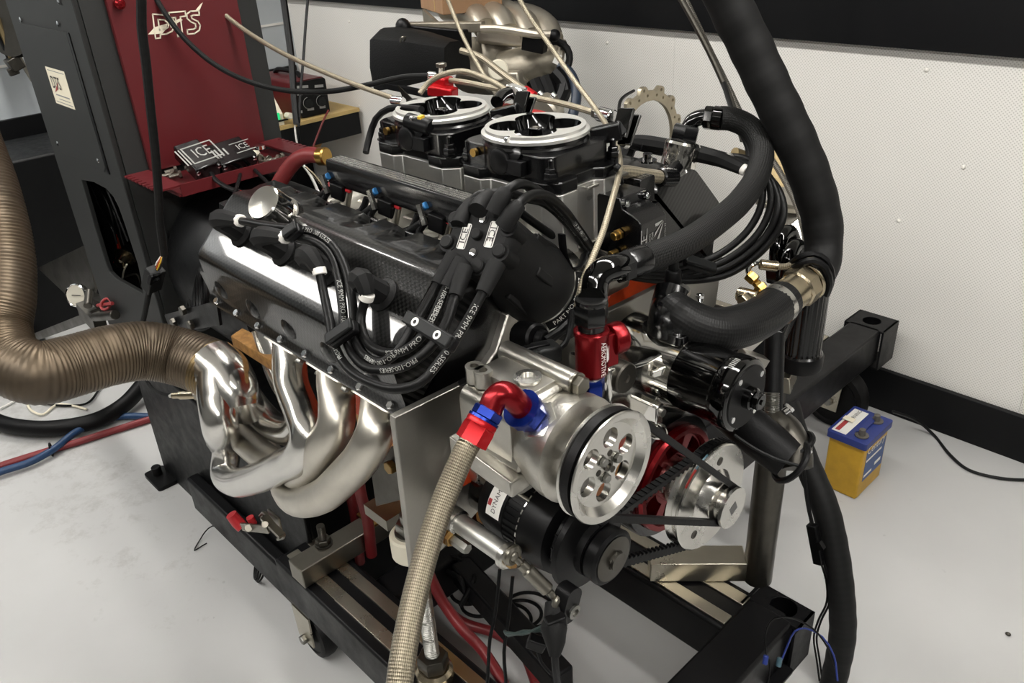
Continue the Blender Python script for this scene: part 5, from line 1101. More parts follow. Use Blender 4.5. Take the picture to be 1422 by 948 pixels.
text('ICE', f + V((0, -.021, -.012)), EZ, -EY, .018, M['silverp'], ic, sx=1.0); text('IQ Series', f + V((0, -.009, -.012)), EZ, -EY, .0065, M['silverp'], ic); text('Race Coil', f + V((0, -.003, -.012)), EZ, -EY, .0065, M['silverp'], ic); text('Part No. 07', f + V((0, .026, -.006)), EZ, -EY, .005, M['silverp'], ic)
bl = MB()
for poly in ([(.003, .011), (.020, .012), (.010, .007), (.004, .007)], [(.021, .011), (.002, -.008), (.004, -.002)], [(.022, .010), (.010, -.022), (.008, -.014)]): bl.prism(poly, f, EY, EZ, EX, .0004)
K('emblem', bl, M['silverp'], ic)
K('frame_print', MB().span(f + V((0, -.0275, -.036)), f + V((.0004, -.0265, .010))).span(f + V((0, -.0155, -.036)), f + V((.0004, -.0145, .010))), M['silverp'], ic)
K('bracket', MB().span(c0 + V((-.09, -wy - .022, -.06)), c0 + V((-.086, wy + .01, .062))).span(c0 + V((-.09, -wy - .022, .058)), c0 + V((-.075, wy + .01, .062))), M['brush'], ic, 'aluminium bracket plate', bev=.001)
for y in (-wy - .012, wy - .004): K('bracket_bolt', MB().lathe([(.0055, 0), (.0055, .005)], c0 + V((-.086, y, .045)), EX, 14), M['chrome'], ic)

# ---- distributor
B_, C_ = P(752, 402, Y=.735), P(664, 327, Y=.60)
dd = (C_ - B_).normalized(); dl = (C_ - B_).length
ds = T('distributor', 'black distributor with eight tower cap between the valve covers', 'distributor', B_)
K('clamp_ring', MB().lathe([(.058, .002), (.067, .004), (.067, .007), (.0575, .0215)], B_, dd, 64), M['mach'], ds, 'silver clamp ring')
K('housing', MB().lathe([(.05, -.03), (.05, .0), (.057, .02), (.057, .05), (.052, .075), (.048, .085), (.046, dl - .045), (.044, dl - .03)], B_, dd, 56), M['capm'], ds)
K('drive_case', MB().lathe([(.062, -.05), (.066, -.045), (.066, -.005), (.06, .002)], B_, dd, 48), M['bano'], ds)
da, db_, _ = frame(dd, EZ)
for k in range(6):
    a = k * math.pi / 3 + .4; q0 = B_ + dd * .05 + (da * math.cos(a) + db_ * math.sin(a)) * .05
    K('rib', MB().bar(q0, q0 + dd * .06 - (da * math.cos(a) + db_ * math.sin(a)) * .004, .008, .012, da), M['capm'], ds, bev=.002)
rows = []
ta = frame(dd, EZ)
def ring_pt(a, r, t_): return B_ + (ta[0] * math.cos(a) + ta[1] * math.sin(a)) * r + dd * t_
rt0 = right * .85 + down * .5; A0 = math.atan2(rt0.dot(ta[1]), rt0.dot(ta[0]))
for i in range(25): a = A0 - .75 + 1.5 * i / 24; rows.append([ring_pt(a, .0661, .0092), ring_pt(a, .0592, .0198)])
rl = K('ring_label', MB().grid(rows), M['bplast'], ds)
text('PART NO: 8214/857', (0, 0, 0), EX, EY, .0088, M['white'], rl, sx=1.0, fn=lambda x, y: ring_pt(A0 + x / .063, .0631 - y * .55, .0150 + y * .84))
ct_ = C_ - dd * .012
K('cap', MB().lathe([(.044, -.03), (.045, -.026), (.044, -.01), (.041, -.003), (.038, 0), (.0, .001)], C_, dd, 56), M['capm'], ds)
up = (V((0, 0, 1)) - dd * dd.z).normalized(); rg = dd.cross(up) * -1
# in-picture axes of the cap face
fu = (P(664, 300, D=1) - P(664, 327, D=1)); fu = (fu - dd * fu.dot(dd)).normalized(); fr_ = fu.cross(dd)
def cap(x, y, h=0.0): return C_ + fr_ * x + fu * y + dd * h
tw = []
for k in range(8):
    a = math.radians(22.5 + 45 * k - 12); tw.append((.0405 * math.cos(a), .0405 * math.sin(a), a))
def cb(x, y, r, t_, mt_, nm, n=20): K(nm, MB().lathe([(r, -.012), (r, t_ - .001), (r - .001, t_)], cap(x, y), dd, n), M[mt_], ds)
for x, y, a in tw:
    K('tower', MB().lathe([(.0105, -.03), (.0105, -.002), (.0115, -.001), (.0115, .001), (.0085, .0015), (.0085, .006), (.007, .0075)], cap(x, y), dd, 24), M['capm'], ds)
cb(0, 0, .007, .008, 'capm', 'centre_post')
for y in (.021, -.021):
    K('screw_well', MB().lathe([(.0072, 0), (.0072, .0012), (.006, .0012), (.006, .0005)], cap(0.0035 if y > 0 else -.0035, y), dd, 24), M['bplast'], ds); K('screw', MB().lathe([(.0045, .0), (.0045, .0018), (.002, .0022)], cap(0.0035 if y > 0 else -.0035, y), dd, 18), M['chrome'], ds)
for sx_ in (-1, 1):
    c = cap(sx_ * .0185, 0, .0006); tx_u = (fu * .98 + fr_ * .18).normalized(); tx_r = tx_u.cross(dd)
    lb = K('badge', MB().prism(rrect(-.006, -.0165, .006, .0165, .0025), c, tx_r, tx_u, dd, .0006), M['white'], ds, 'white badge')
    text('ICE', c + dd * .0007, tx_u * sx_ * -1, tx_r * sx_, .0115, M['darkp'], lb, sx=1.15)
    K('badge_line', MB().box(c + dd * .0008 + tx_r * .0045, (.0008, .03, .0004), tx_r, tx_u).box(c + dd * .0008 - tx_r * .0045, (.0008, .03, .0004), tx_r, tx_u), M['darkp'], lb)
# ---- spark plug wires
def ribbon_text(par, path, s, size, r, start, flip=False, side=None):
    pp, _ = spline(path, .004); cum = [0]
    for a, b in zip(pp, pp[1:]): cum.append(cum[-1] + (b - a).length)
    def loc(d):
        d = min(max(d, 0), cum[-1] - 1e-5); i = max(j for j in range(len(cum)) if cum[j] <= d); i = min(i, len(pp) - 2)
        f_ = (d - cum[i]) / max(cum[i + 1] - cum[i], 1e-6); return pp[i].lerp(pp[i + 1], f_), (pp[i + 1] - pp[i]).normalized()
    def fn(x, y):
        p, t_ = loc(start + (-x if flip else x)); nv = (CAM - p); nv = (nv - t_ * nv.dot(t_)).normalized(); b_ = nv.cross(t_)
        th = (y if not flip else -y) / r; return p + nv * (r + .0005) * math.cos(th) + b_ * (r + .0005) * math.sin(th)
    text(s, (0, 0, 0), EX, EY, size, M['silverp'], par, fn=fn)
bx_near = (-1.159, -1.037, -.92, -.80)
def boot(t, base, n, out, nxt):
    dn = (nxt - out).normalized()
    K('boot_seal', MB().lathe([(.0215, 0), (.022, .003), (.019, .006), (.0165, .008)], base, n, 28), M['boot'], t)
    h = base + n * .05
    K('boot', MB().tube([base + n * .004, base + n * .025, h - n * .004, h + (out - dn * .016 - h) * .6 + n * .003, out], [.0165, .0145, .0145, .013, .0095], 8, .006), M['boot'], t, ang=25)
    K('collar', MB().rod(out - dn * .002, out + dn * .007, .0092, 18, .1), M['whitep'], t)
rw = .0058
def A_(pts, a=.458): return [PA(p[0], p[1], p[2] if len(p) > 2 else a) for p in pts]
names = ['rearmost', 'second from the rear', 'third from the rear', 'frontmost']
near = [
 ((332, 306), [(370, 313, .478), (404, 317, .478), (438, 323, .475), (465, 344, .47), (480, 373, .465), (488, 408, .462), (492, 450, .46), (494, 470, .46), (506, 493, .46), (528, 503, .46), (552, 488, .46), (570, 460, .46), (588, 428, .455), (606, 398, .45), (625, 366, .445)], 0),
 ((394, 329), [(416, 331, .476), (442, 338, .474), (460, 355, .47), (470, 388, .466), (476, 430, .462), (480, 470, .46), (494, 497, .46), (516, 513, .462), (562, 508, .462), (596, 484, .458), (618, 452, .455), (632, 412, .45), (641, 384, .446)], 1),
 ((443, 374), [(449, 404, .466), (458, 445, .462), (464, 478, .462), (484, 512, .464), (518, 533, .466), (552, 540, .466), (584, 531, .464), (611, 501, .46), (638, 463, .456), (670, 407, .45), (684, 378, .446)], 2),
 ((510, 409), [(503, 430, .468), (501, 448, .464), (509, 474, .46), (536, 490, .46), (566, 484, .46), (588, 464, .458), (604, 436, .454), (620, 400, .45), (636, 374, .446)], 3)]
twr_near = {0: 4, 1: 5, 2: 7, 3: 5}
ends_near = [(637, 352), (652, 372), (693, 352), (646, 372)]
for k, (o, pts, _) in enumerate(near):
    base = bank(bx_near[k], .431, .001 + .002 * k); n = BA[-1]
    out = PA(o[0], o[1], .478)
    t = T('plug_wire', f'black plug wire of the {names[k]} near cylinder, printed 9MM PRO 100 SERIES', 'ignition wire', base, 'near bank plug wires')
    path = [out] + A_(pts)
    boot(t, base, n, out, path[1])
    K('wire', MB().tube(path, rw, 12, .008), M['wirej'], t)
    e = path[-1]; e0 = path[-2]
    K('cap_boot', MB().tube([e0.lerp(e, -.0) if (e - e0).length < .03 else e - (e - e0).normalized() * .03, e, e + (e - e0).normalized() * .012], [.0085, .0105, .011], 14), M['boot'], t)
    Lp = sum((b - a).length for a, b in zip(path, path[1:]))
    ribbon_text(t, path, 'ICE 9MM PRO 100 SERIES', .0082, rw, Lp * (.3, .4, .80, .62)[k], flip=k == 2)
    ribbon_text(t, path, 'PRO-100-SERIES', .0072, rw, Lp * (.75, .72, .28, .85)[k], flip=True)
# wire separators
def sep(lab, p0, p1, nrm, w_, screws):
    t = T('wire_separator', lab, 'clip', (p0 + p1) / 2, 'plug wire separators')
    d = (p1 - p0).normalized()
    K('bar', MB().bar(p0, p1, .017, .012, nrm), M['bplast'], t, bev=.003)
    K('cap_bar', MB().bar(p0 + nrm * .009, p1 + nrm * .009, .015, .006, nrm), M['gplast'], t, bev=.002)
    for f_ in screws:
        c = p0.lerp(p1, f_) + nrm * .012; K('screw', MB().plate(circle(.0052, 20), [circle(.0026, 12)], c, *frame(nrm)[:2], nrm, .001), M['white'], t)
        K('screw_head', MB().lathe([(.0026, 0), (.0026, .0008)], c, nrm, 12), M['bplast'], t)
sep('black wire separator clip with two pale screws across the wires', PA(570, 443, .47), PA(632, 480, .47), BA[-1], .02, (.27, .76))
sep('plain black wire separator clip across the drooping wires', PA(460, 476, .472), PA(495, 452, .476), BA[-1], .02, ())
sep('small black wire clip beside the oil filler cap', PA(400, 330, .486), PA(418, 316, .486), BA[-1], .02, ())
# far bank wires
far = [
 [(690, 289, .60), (700, 268, .61), (718, 256, .63), (742, 262, .67), (770, 285, .72), (800, 318, .78), (822, 345, .83), (850, 360, .88), (900, 372, .94), (946, 370, 1.0), (1000, 352, 1.06), (1040, 318, 1.10), (1058, 280, 1.12), (1055, 248, 1.13), (1032, 235, 1.13)],
 [(703, 309, .60), (716, 288, .61), (735, 272, .64), (760, 272, .68), (782, 290, .72), (806, 322, .78), (828, 350, .83), (870, 372, .90), (946, 378, 1.0), (1006, 362, 1.06), (1052, 325, 1.10), (1070, 285, 1.12), (1066, 250, 1.13), (1040, 228, 1.14), (1010, 220, 1.15)],
 [(666, 288, .60), (676, 272, .62), (696, 266, .64), (728, 275, .68), (756, 282, .72), (790, 312, .77), (818, 348, .82), (860, 374, .89), (946, 384, 1.0), (1010, 370, 1.06), (1060, 332, 1.10), (1080, 290, 1.12), (1072, 252, 1.14), (1040, 222, 1.16), (985, 216, 1.18)],
 [(640, 308, .60), (650, 285, .62), (672, 268, .64), (705, 283, .68), (740, 308, .72), (780, 335, .78), (815, 356, .83), (860, 380, .90), (946, 390, 1.0), (1012, 380, 1.06), (1066, 340, 1.10), (1088, 300, 1.12), (1080, 262, 1.14), (1045, 232, 1.16), (990, 222, 1.18)]]
fl_ = ['frontmost', 'second from the front', 'third from the front', 'rearmost']
for k, pts in enumerate(far):
    path = [P(u, v, Y=y) for u, v, y in pts]
    t = T('plug_wire', f'black plug wire looping to the {fl_[k]} far cylinder', 'ignition wire', path[0], 'far bank plug wires')
    K('wire', MB().tube(path, rw, 12, .008), M['wirej'], t)
    d = (path[1] - path[0]).normalized()
    K('cap_boot', MB().tube([path[0] - d * .006, path[0] + d * .012, path[0].lerp(path[1], 1.0) + (path[2] - path[1]) * .25], [.011, .0105, .0085], 14), M['boot'], t)
    if k < 3: ribbon_text(t, path, ('9MM PRO 100 SERIES', 'ICE 9MM PRO 100', 'PRO 100 SERIES')[k], .0082, rw, sum((b - a).length for a, b in zip(path, path[1:])) * (.24, .27, .22)[k], flip=False)
    if k < 2:
        e = path[-1]; base = bank(-.80 - .12 * k, .431, 0, 1); h = base + BA[1] * .05
        boot(t, base, BA[1], e, path[-2])
sep('black wire separator clip on the far bank wires by the coil box', P(950, 362, Y=.985), P(992, 376, Y=1.03), V((.5, -.3, .8)).normalized(), .02, ())
S1('rubber_strap', 'black strap looped round the plug wires right of the distributor', 'strap', MB().tube([P(780, 325, Y=.74), P(783, 352, Y=.74), P(792, 372, Y=.75), (P(803, 372, Y=.76)), P(812, 352, Y=.79)], .004, 8, sq=(1.8, .6)), M['bplast'])
# front sensor connector
sc = T('plug_connector', 'dark grey plug lying on top of the motor plate', 'connector', P(738, 494, D=1.0))
pa, pb = P(714, 498, D=.995), P(774, 486, D=1.02)
K('shell', MB().bar(pa, pa.lerp(pb, .5), .024, .019), M['gplast'], sc, bev=.003); K('shell', MB().bar(pa.lerp(pb, .45), pb, .027, .022), M['gplast'], sc, bev=.003)
K('clip', MB().bar(pa.lerp(pb, .2) + EZ * .011, pa.lerp(pb, .8) + EZ * .012, .009, .004), M['bplast'], sc, bev=.001)
K('lead', MB().tube([pa, P(705, 500, D=.99), P(690, 508, D=1.0), P(665, 520, D=1.02), P(640, 532, D=1.04)], .005, 8), M['rubber'], sc)
K('core', MB().tube([pa + V((0, 0, .004)), P(709, 494, D=.985), P(703, 503, D=.985)], .003, 8), M['yel'], sc)
for k in range(2): K('lead', MB().tube([pb, P(785, 475 + 3 * k, D=1.03), P(790 + 3 * k, 455, D=1.05), P(793 + 2 * k, 432, D=1.08)], .003, 8), M['rubber'], sc)
ss = P(756, 468, D=1.06)
S1('crank_sensor', 'black round sensor beneath the distributor housing', 'sensor', MB().rod(P(722, 466, D=1.08), P(748, 470, D=1.05), .02).rod(P(746, 470, D=1.05), P(756, 473, D=1.045), .013).tube([P(756, 474, D=1.045), P(775, 462, D=1.06), P(800, 438, D=1.08), P(812, 425, D=1.1)], .007, 10), M['bplast'])
S1('wire_tail', 'fine black wire sticking out over the motor plate edge', 'wire', MB().tube([P(714, 508, D=.97), P(706, 522, D=.965), P(699, 535, D=.96)], .002, 6), M['bplast'])

# ================================================================== BEHIND: SECOND CART AND ENGINE
fz = .335; fx0, fx1 = -.915, -.82
fc = T('engine_cart', 'second black engine cart against the right wall, seen behind the wrapped hose', 'cart', (-1.5, 1.85, 0))
K('cross_beam', MB().span((fx0, 1.30, fz - .105), (fx1, 2.20, fz)), M['frame'], fc, bev=.007)
K('end_tube', MB().plate(rrect(-.06, -.05, .06, .05, .008), [circle(.026, 20)], ((fx0 + fx1) / 2, 2.235, fz - .006), EX, EY, EZ, .006).span((fx0 - .012, 2.185, fz - .12), (fx0 - .006, 2.285, fz)).span((fx1 + .006, 2.185, fz - .12), (fx1 + .012, 2.285, fz)).span((fx0 - .012, 2.185, fz - .126), (fx1 + .012, 2.285, fz - .12)), M['frame'], fc, bev=.002)
for y0, y1, so_, si_ in ((1.96, 2.08, (1.97, 1.998), (2.04, 2.068)), (1.42, 1.54, (1.43, 1.458), (1.50, 1.528))):
    f = K('rail', MB().span((-2.6, y0, fz - .105), (fx0, y1, fz - .004)), M['frame'], fc, bev=.006)
    for a, b in (so_, si_): K('flat_strip', MB().span((-2.5, a, fz - .006), (fx0, b, fz)), M['strip'], f, 'bare ground steel strip', bev=.001)
for x in (-2.55,): K('cross_beam', MB().span((x - .05, 1.35, fz - .105), (x + .05, 2.2, fz)), M['frame'], fc, bev=.006)
for k, (x, y, r) in enumerate(((P(1160, 548, Z=.10).x, P(1160, 548, Z=.10).y, .10), (-2.5, 2.02, .10), (-2.5, 1.48, .10))):
    w_ = K('castor', MB().span((x - .06, y - .05, fz - .112), (x + .06, y + .05, fz - .105)), M['frame'], fc, bev=.002)
    for dy in (-.045, .041): K('fork', MB().plate([(-.028, -.03), (.028, -.03), (.04, .125), (-.04, .125)], [], (x, y + dy, r), EX, EZ, EY, .004), M['strip'], w_)
    K('wheel', MB().lathe([(.04, -.028), (.075, -.026), (.08, -.03), (.094, -.026), (.1, -.012), (.1, .012), (.094, .026), (.08, .03), (.075, .026), (.04, .028)], (x, y, r), EY, 40), M['rubber'], w_)
    K('axle_bolt', MB().hex((x, y - .055, r), EY, .014, .012), M['thread'], w_)
pE = P(1180, 540, Y=1.98)
K('socket_tube', MB().lathe([(.026, -.006), (.0285, -.006), (.0285, -.1), (.026, -.1), (.0, -.1)], ((fx0 + fx1) / 2, 2.235, fz), EZ, 28, caps=False), M['frame'], fc)
# second engine: carbon cover, cast manifold
ED = 2.7
e2 = T('engine', 'older engine with worn cast alloy intake manifold on the second cart behind', 'engine', (-2.1, 1.9, fz))
def E(u, v, d=ED): return P(u, v, D=d)
K('engine_block', MB().prism([(-.16, 0), (.16, 0), (.2, .25), (.1, .36), (-.1, .36), (-.2, .25)], (-2.45, 1.88, fz + .09), EY, EZ, EX, .62), M['bplast'], e2, bev=.01)
for x in (-2.3, -1.95): K('engine_mount', MB().span((x - .03, 1.70, fz), (x + .03, 2.06, fz + .1)), M['steeld'], e2, bev=.004)
ca0, ca1 = E(546, 86, 2.60), E(634, 84, 2.42); cdir = (ca1 - ca0).normalized(); cup = (EZ - cdir * cdir.z).normalized()
cside = cdir.cross(cup)
prf = [(-.10, -.07), (-.105, -.02), (-.085, .06), (-.045, .098), (.03, .105), (.08, .08), (.10, .0), (.10, -.07)]
def crow(c, k): return [c + cside * (x * k) + cup * (y * k) for x, y in prf]
L2 = (ca1 - ca0).length
rows = [crow(ca0 - cdir * .012, .80), crow(ca0, .96), crow(ca0 + cdir * .02, 1.0), crow(ca0 + cdir * L2 * .5, .82), crow(ca1, .52)]
mb = MB().grid(rows, True); n = len(prf); mb.add(rows[0], [tuple(range(n))]); mb.add(rows[-1], [tuple(range(n))])
cv2 = K('valve_cover', mb, M['carbB'], e2, 'smooth black valve cover')
K('cover_lip', MB().bar(E(533, 118, 2.55), E(600, 132, 2.38), .02, .016), M['bplast'], e2)
for u, v in ((559, 54), (605, 67)): K('cover_clip', MB().tube([E(u - 3, v + 4, 2.44), E(u - 1, v - 2, 2.42), E(u + 4, v - 3, 2.42), E(u + 2, v + 3, 2.43)], .003, 6), M['steel'], cv2)
for k, pts in enumerate(([(674, 40, 2.58), (664, 26, 2.62), (646, 16, 2.7), (622, 14, 2.82)], [(705, 46, 2.57), (696, 29, 2.6), (676, 17, 2.68), (650, 11, 2.82)], [(738, 52, 2.56), (729, 33, 2.6), (708, 20, 2.68), (682, 12, 2.82)], [(767, 56, 2.56), (759, 40, 2.6), (742, 27, 2.68), (716, 18, 2.82)])):
    K('runner', MB().tube([E(*p) for p in pts], [.036, .041, .041, .038], 20, .012), M['beigel'], e2)
K('runner_base', MB().bar(E(664, 46, 2.6), E(772, 60, 2.58), .07, .05), M['beigel'], e2, bev=.012)
K('plenum', MB().tube([E(686, 122, 2.66), E(684, 92, 2.66), E(686, 66, 2.66), E(690, 50, 2.68)], [.075, .06, .055, .06], 24, .02), M['beige'], e2)
K('plenum', MB().tube([E(652, 118, 2.62), E(658, 88, 2.64), E(662, 62, 2.66)], [.05, .045, .04], 16, .02), M['beige'], e2)
K('side_branch', MB().tube([E(700, 100, 2.6), E(726, 92, 2.58), E(752, 84, 2.58), E(778, 84, 2.58)], [.062, .058, .05, .052], 20, .02), M['beige'], e2)
K('lower_branch', MB().tube([E(688, 108, 2.62), E(714, 118, 2.58), E(730, 106, 2.56)], [.05, .045, .035], 16, .02), M['beige'], e2)
K('branch_flange', MB().rod(E(772, 84, 2.575), E(782, 86, 2.575), .066), M['beige'], e2)
K('tag', MB().bar(E(770, 80, 2.5), E(778, 84, 2.5), .004, .03), M['white'], e2)
K('fuel_rail', MB().bar(E(561, 38, 2.6), E(672, 37, 2.5), .03, .03), M['beige'], e2, bev=.004)
K('rail_pipe', MB().tube([E(668, 40, 2.48), E(690, 40, 2.47), E(720, 44, 2.45), E(745, 48, 2.44), E(772, 48, 2.44)], .0125, 10), M['beigel'], e2)
K('rail_end', MB().ball(E(560, 38, 2.58), .028, 8, (1, .8, 1)), M['bplast'], e2); K('rail_end', MB().ball(E(770, 49, 2.44), .018, 8), M['bplast'], e2)
K('rear_plate', MB().plate([(0, 0), (.16, -.05), (.17, -.10), (.005, -.085)], [], E(586, 13, 2.7), V((.85, -.2, 0)).normalized(), EZ, EY, .012), M['beige'], e2)
K('injector_row', MB().bar(E(575, 48, 2.6), E(650, 55, 2.52), .05, .06), M['bplast'], e2, bev=.004)
K('coolant_cap', MB().lathe([(.028, 0), (.03, .004), (.03, .016), (.026, .02)], E(692, 97, 2.46), (CAM - E(692, 97)).normalized(), 24), M['ivory'], e2)
K('thermostat_flange', MB().bar(E(684, 112, 2.5), E(724, 110, 2.46), .04, .05), M['beigel'], e2, bev=.006)
K('loom_plug', MB().bar(E(728, 56, 2.48), E(758, 62, 2.46), .04, .05), M['bplast'], e2, bev=.003)
K('loom', MB().tube([E(756, 60, 2.48), E(775, 58, 2.5), E(788, 68, 2.5), E(791, 82, 2.5), E(786, 98, 2.5)], .011, 10), M['rubber'], e2)
for k, (u0, v0, u1, v1) in enumerate(((742, 112, 752, 160), (756, 108, 766, 160), (784, 118, 764, 155), (770, 100, 786, 128))): K('accessory', MB().tube([E(u0, v0, 2.5), E((u0 + u1) / 2 + 4, (v0 + v1) / 2, 2.5), E(u1, v1, 2.5)], .026, 10), M['bplast'], e2)
for u, v in ((748, 128), (758, 137), (766, 130)): K('clamp_screw', MB().rod(E(u, v, 2.4), E(u + 5, v + 5, 2.4), .010), M['chrome'], e2)
K('outlet', MB().rod(E(752, 160, 2.42), E(764, 150, 2.46), .05), M['beigel'], e2)
K('gasket_sheet', MB().plate([(0, 0), (.05, -.05), (.12, -.06), (.16, -.10), (.03, -.10)], [], E(552, 118, 2.36), V((.8, .5, 0)).normalized(), EZ, EY, .003), M['steeld'], e2)
S1('coolant_hose', 'blue black hose curving down the right side of the older engine', 'hose', MB().tube([E(776, 92, 2.5), E(790, 100, 2.49), E(799, 118, 2.48), E(800, 140, 2.47), E(793, 168, 2.46)], .0155, 14), M['navy'])
bxp = E(640, 4, 2.72)
cbx_ = T('cardboard_box', 'brown cardboard box standing on top of the older engine', 'box', bxp)
bd = V((.92, -.38, 0)).normalized(); bn = V((-bd.y, bd.x, 0))
bz0 = E(640, 12, 2.72)
K('carton', MB().box(bz0 + EZ * .1, (.25, .2, .2), bd, bn), M['card'], cbx_, bev=.003)
K('tape_strip', MB().box(bz0 + EZ * .1 - bn * .1005 + bd * .04, (.004, .001, .19), bd, bn), M['woodl'], cbx_)
# ring plate
rc_ = V((-1.5, 1.948, .828))
rg_ = T('bellhousing_ring', 'beige steel engine plate ring with many holes behind the throttle bodies', 'ring plate', (-1.5, 1.948, fz))
def ringo():
    o = []
    n = 160
    for i in range(n):
        a = 2 * math.pi * i / n; r = .152
        for c in (15, 42, 68, 98, 122, 150, 178, 205, 250, 290, 330):
            d_ = abs((math.degrees(a) - c + 180) % 360 - 180); r = max(r, .152 + .016 * max(0, 1 - (d_ / 7) ** 4))
        o.append((r * math.cos(a), r * math.sin(a)))
    return o
hs = [circle(.005, 10, .158 * math.cos(math.radians(c)), .158 * math.sin(math.radians(c))) for c in (15, 42, 68, 98, 122, 150, 178)] + [circle(.0045, 10, .140 * math.cos(math.radians(c)), .140 * math.sin(math.radians(c))) for c in (8, 22, 36, 60, 74, 92, 108, 130, 144, 165, 186)]
hs += [circle(.124, 72)]
rn = V((1, -.05, .0)).normalized()
K('ring', MB().plate(ringo(), hs, rc_, EY, EZ, EX, .012), M['plateb'], rg_, bev=.0008)
K('stand_leg', MB().span((-1.52, 1.93, fz - .01), (-1.49, 1.966, .70)), M['frame'], rg_)
# rusty bracket and parts beyond the breather hose
rb = T('manifold_bracket', 'rusty bracket with bright lug beyond the loop of the breather hose', 'bracket', P(1080, 300, D=1.9))
K('bracket', MB().plate([(-.04, .0), (.01, .055), (.04, .06), (.035, -.0), (.02, -.075), (-.01, -.04)], [circle(.009, 16, .012, .038)], P(1078, 232, D=1.9), right, -down, fwd, .012), M['alub'], rb, bev=.001)
K('post', MB().bar(P(1086, 262, D=1.92), P(1090, 420, D=1.92), .05, .05), M['steeld'], rb); K('shelf_plate', MB().bar(P(1062, 285, D=1.85), P(1106, 290, D=1.9), .06, .012), M['strip'], rb, bev=.002)
K('tube', MB().tube([P(1020, 212, D=1.8), P(1035, 217, D=1.82), P(1050, 216, D=1.85), P(1066, 222, D=1.88)], .012, 10), M['alub'], rb)
K('corner_plate', MB().plate([(-.05, -.03), (.03, .035), (.035, .02), (.03, -.06), (-.03, -.06)], [], P(1098, 318, D=1.88), right, -down, fwd, .01), M['mach'], rb, 'bright alloy corner plate', bev=.001)
fp_ = P(1090, 420, D=1.92); K('foot', MB().span((fp_.x - .02, fp_.y - .02, 0), (fp_.x + .02, fp_.y + .02, fp_.z + .02)), M['steeld'], rb)

# ================================================================== SHELF WITH CHARGER
XS = -3.55
s0, s1_ = P(352, 192, X=XS), P(474, 160, X=XS)
shz = s1_.z
sh = T('wall_shelf', 'black wall shelf with pale timber top in the far corner', 'shelf', (XS - .2, 2.1, shz - .1))
K('front_board', MB().span((XS - .02, s0.y, shz - .11), (XS, 2.31, shz)), M['blackp'], sh, bev=.002)
K('top_board', MB().span((XB + .02, s0.y, shz), (XS + .01, 2.31, shz + .018)), M['woodl'], sh, bev=.001)
K('brace', MB().bar(P(430, 215, X=-3.75), P(448, 180, X=-3.6), .04, .04), M['wood'], sh); K('back_board', MB().span((XS - .3, s0.y, .40), (XS - .28, 2.3, shz - .1)), M['wood'], sh)
q0, q1 = P(417, 158, X=-3.58), P(457, 146, X=-3.58)
ch = T('battery_charger', 'red and black battery charger with two knobs on the wall shelf', 'charger', (-3.7, (q0.y + q1.y) / 2, shz + .018))
zt_ = P(440, 108, X=-3.58).z
K('shell', MB().prism(rrect(q0.y, shz + .02, q1.y, zt_, .015), (-3.95, 0, 0), EY, EZ, EX, .36), M['maroon'], ch, 'dark red shell', bev=.006)
K('front_panel', MB().prism(rrect(q0.y + .002, shz + .022, q1.y - .002, zt_ - .004, .012), (-3.595, 0, 0), EY, EZ, EX, .02), M['bplast'], ch, bev=.002)
K('handle', MB().tube([V((-3.9, (q0.y + q1.y) / 2, zt_)), V((-3.88, (q0.y + q1.y) / 2, zt_ + .015)), V((-3.68, (q0.y + q1.y) / 2, zt_ + .015)), V((-3.66, (q0.y + q1.y) / 2, zt_))], .012, 8), M['bplast'], ch)
for u, v in ((428, 144), (446, 141)): K('knob', MB().lathe([(.022, 0), (.02, .012), (.0, .013)], P(u, v, X=-3.574), EX, 20), M['gplast'], ch); K('dial_mark', MB().torus(P(u, v - 1, X=-3.573), EX, .026, .0012, 20, 6, .5), M['greyp'], ch)
pr_ = MB()
for u0, u1, v in ((412, 428, 121), (437, 449, 120), (412, 420, 131), (427, 436, 152), (444, 452, 149), (413, 420, 156)): a, b = P(u0, v, X=-3.573), P(u1, v - 1, X=-3.573); pr_.bar(a, b, .001, .012)
K('panel_print', pr_, M['greyp'], ch)
g0, g1 = P(383, 172, X=-3.56), P(393, 132, X=-3.56)
ps = T('power_supply', 'cream power unit with green switch on the wall shelf beside the charger', 'power supply', (-3.65, g0.y, shz + .018))
K('case', MB().prism([(-3.75, shz + .018), (-3.55, shz + .018), (-3.55, shz + .07), (-3.62, shz + .16), (-3.75, shz + .16)], (0, g0.y - .12, 0), EX, EZ, EY, .16), M['cream'], ps, bev=.003)
K('switch', MB().box(P(384, 162, X=-3.546), (.01, .03, .03)), M['green'], ps)
K('slot', MB().box(P(388, 168, X=-3.546), (.004, .09, .008)), M['bplast'], ps)
K('socket', MB().rod(P(398, 160, X=-3.55), P(404, 161, X=-3.50), .014), M['ivory'], ps)
for k, (pts, mt_, lab) in enumerate(((((456, 153), (448, 170), (440, 190), (434, 206)), 'rhose', 'thin brown lead hanging down right of the charger'), (((409, 172), (411, 190), (414, 205), (418, 225)), 'white', 'thin white lead hanging below the shelf'), (((413, 165), (415, 185), (418, 205), (424, 235)), 'bplast', 'thin black lead hanging below the shelf'))):
    S1('hanging_lead', lab, 'cable', MB().tube([P(u, v, X=-3.546 if k_ == 0 else -3.52) for k_, (u, v) in enumerate(pts)], .0045, 8), M[mt_])
for k, (pts, lab) in enumerate(((((418, 225), (432, 245), (440, 262), (448, 280)), 'white lead running down behind the maroon hose'), (((424, 232), (438, 245), (450, 262), (458, 275)), 'tan lead running down behind the maroon hose'))):
    S1('hanging_lead', lab, 'cable', MB().tube([P(u, v, D=2.2) for u, v in pts], .004, 8), M['white' if k == 0 else 'nickel'])

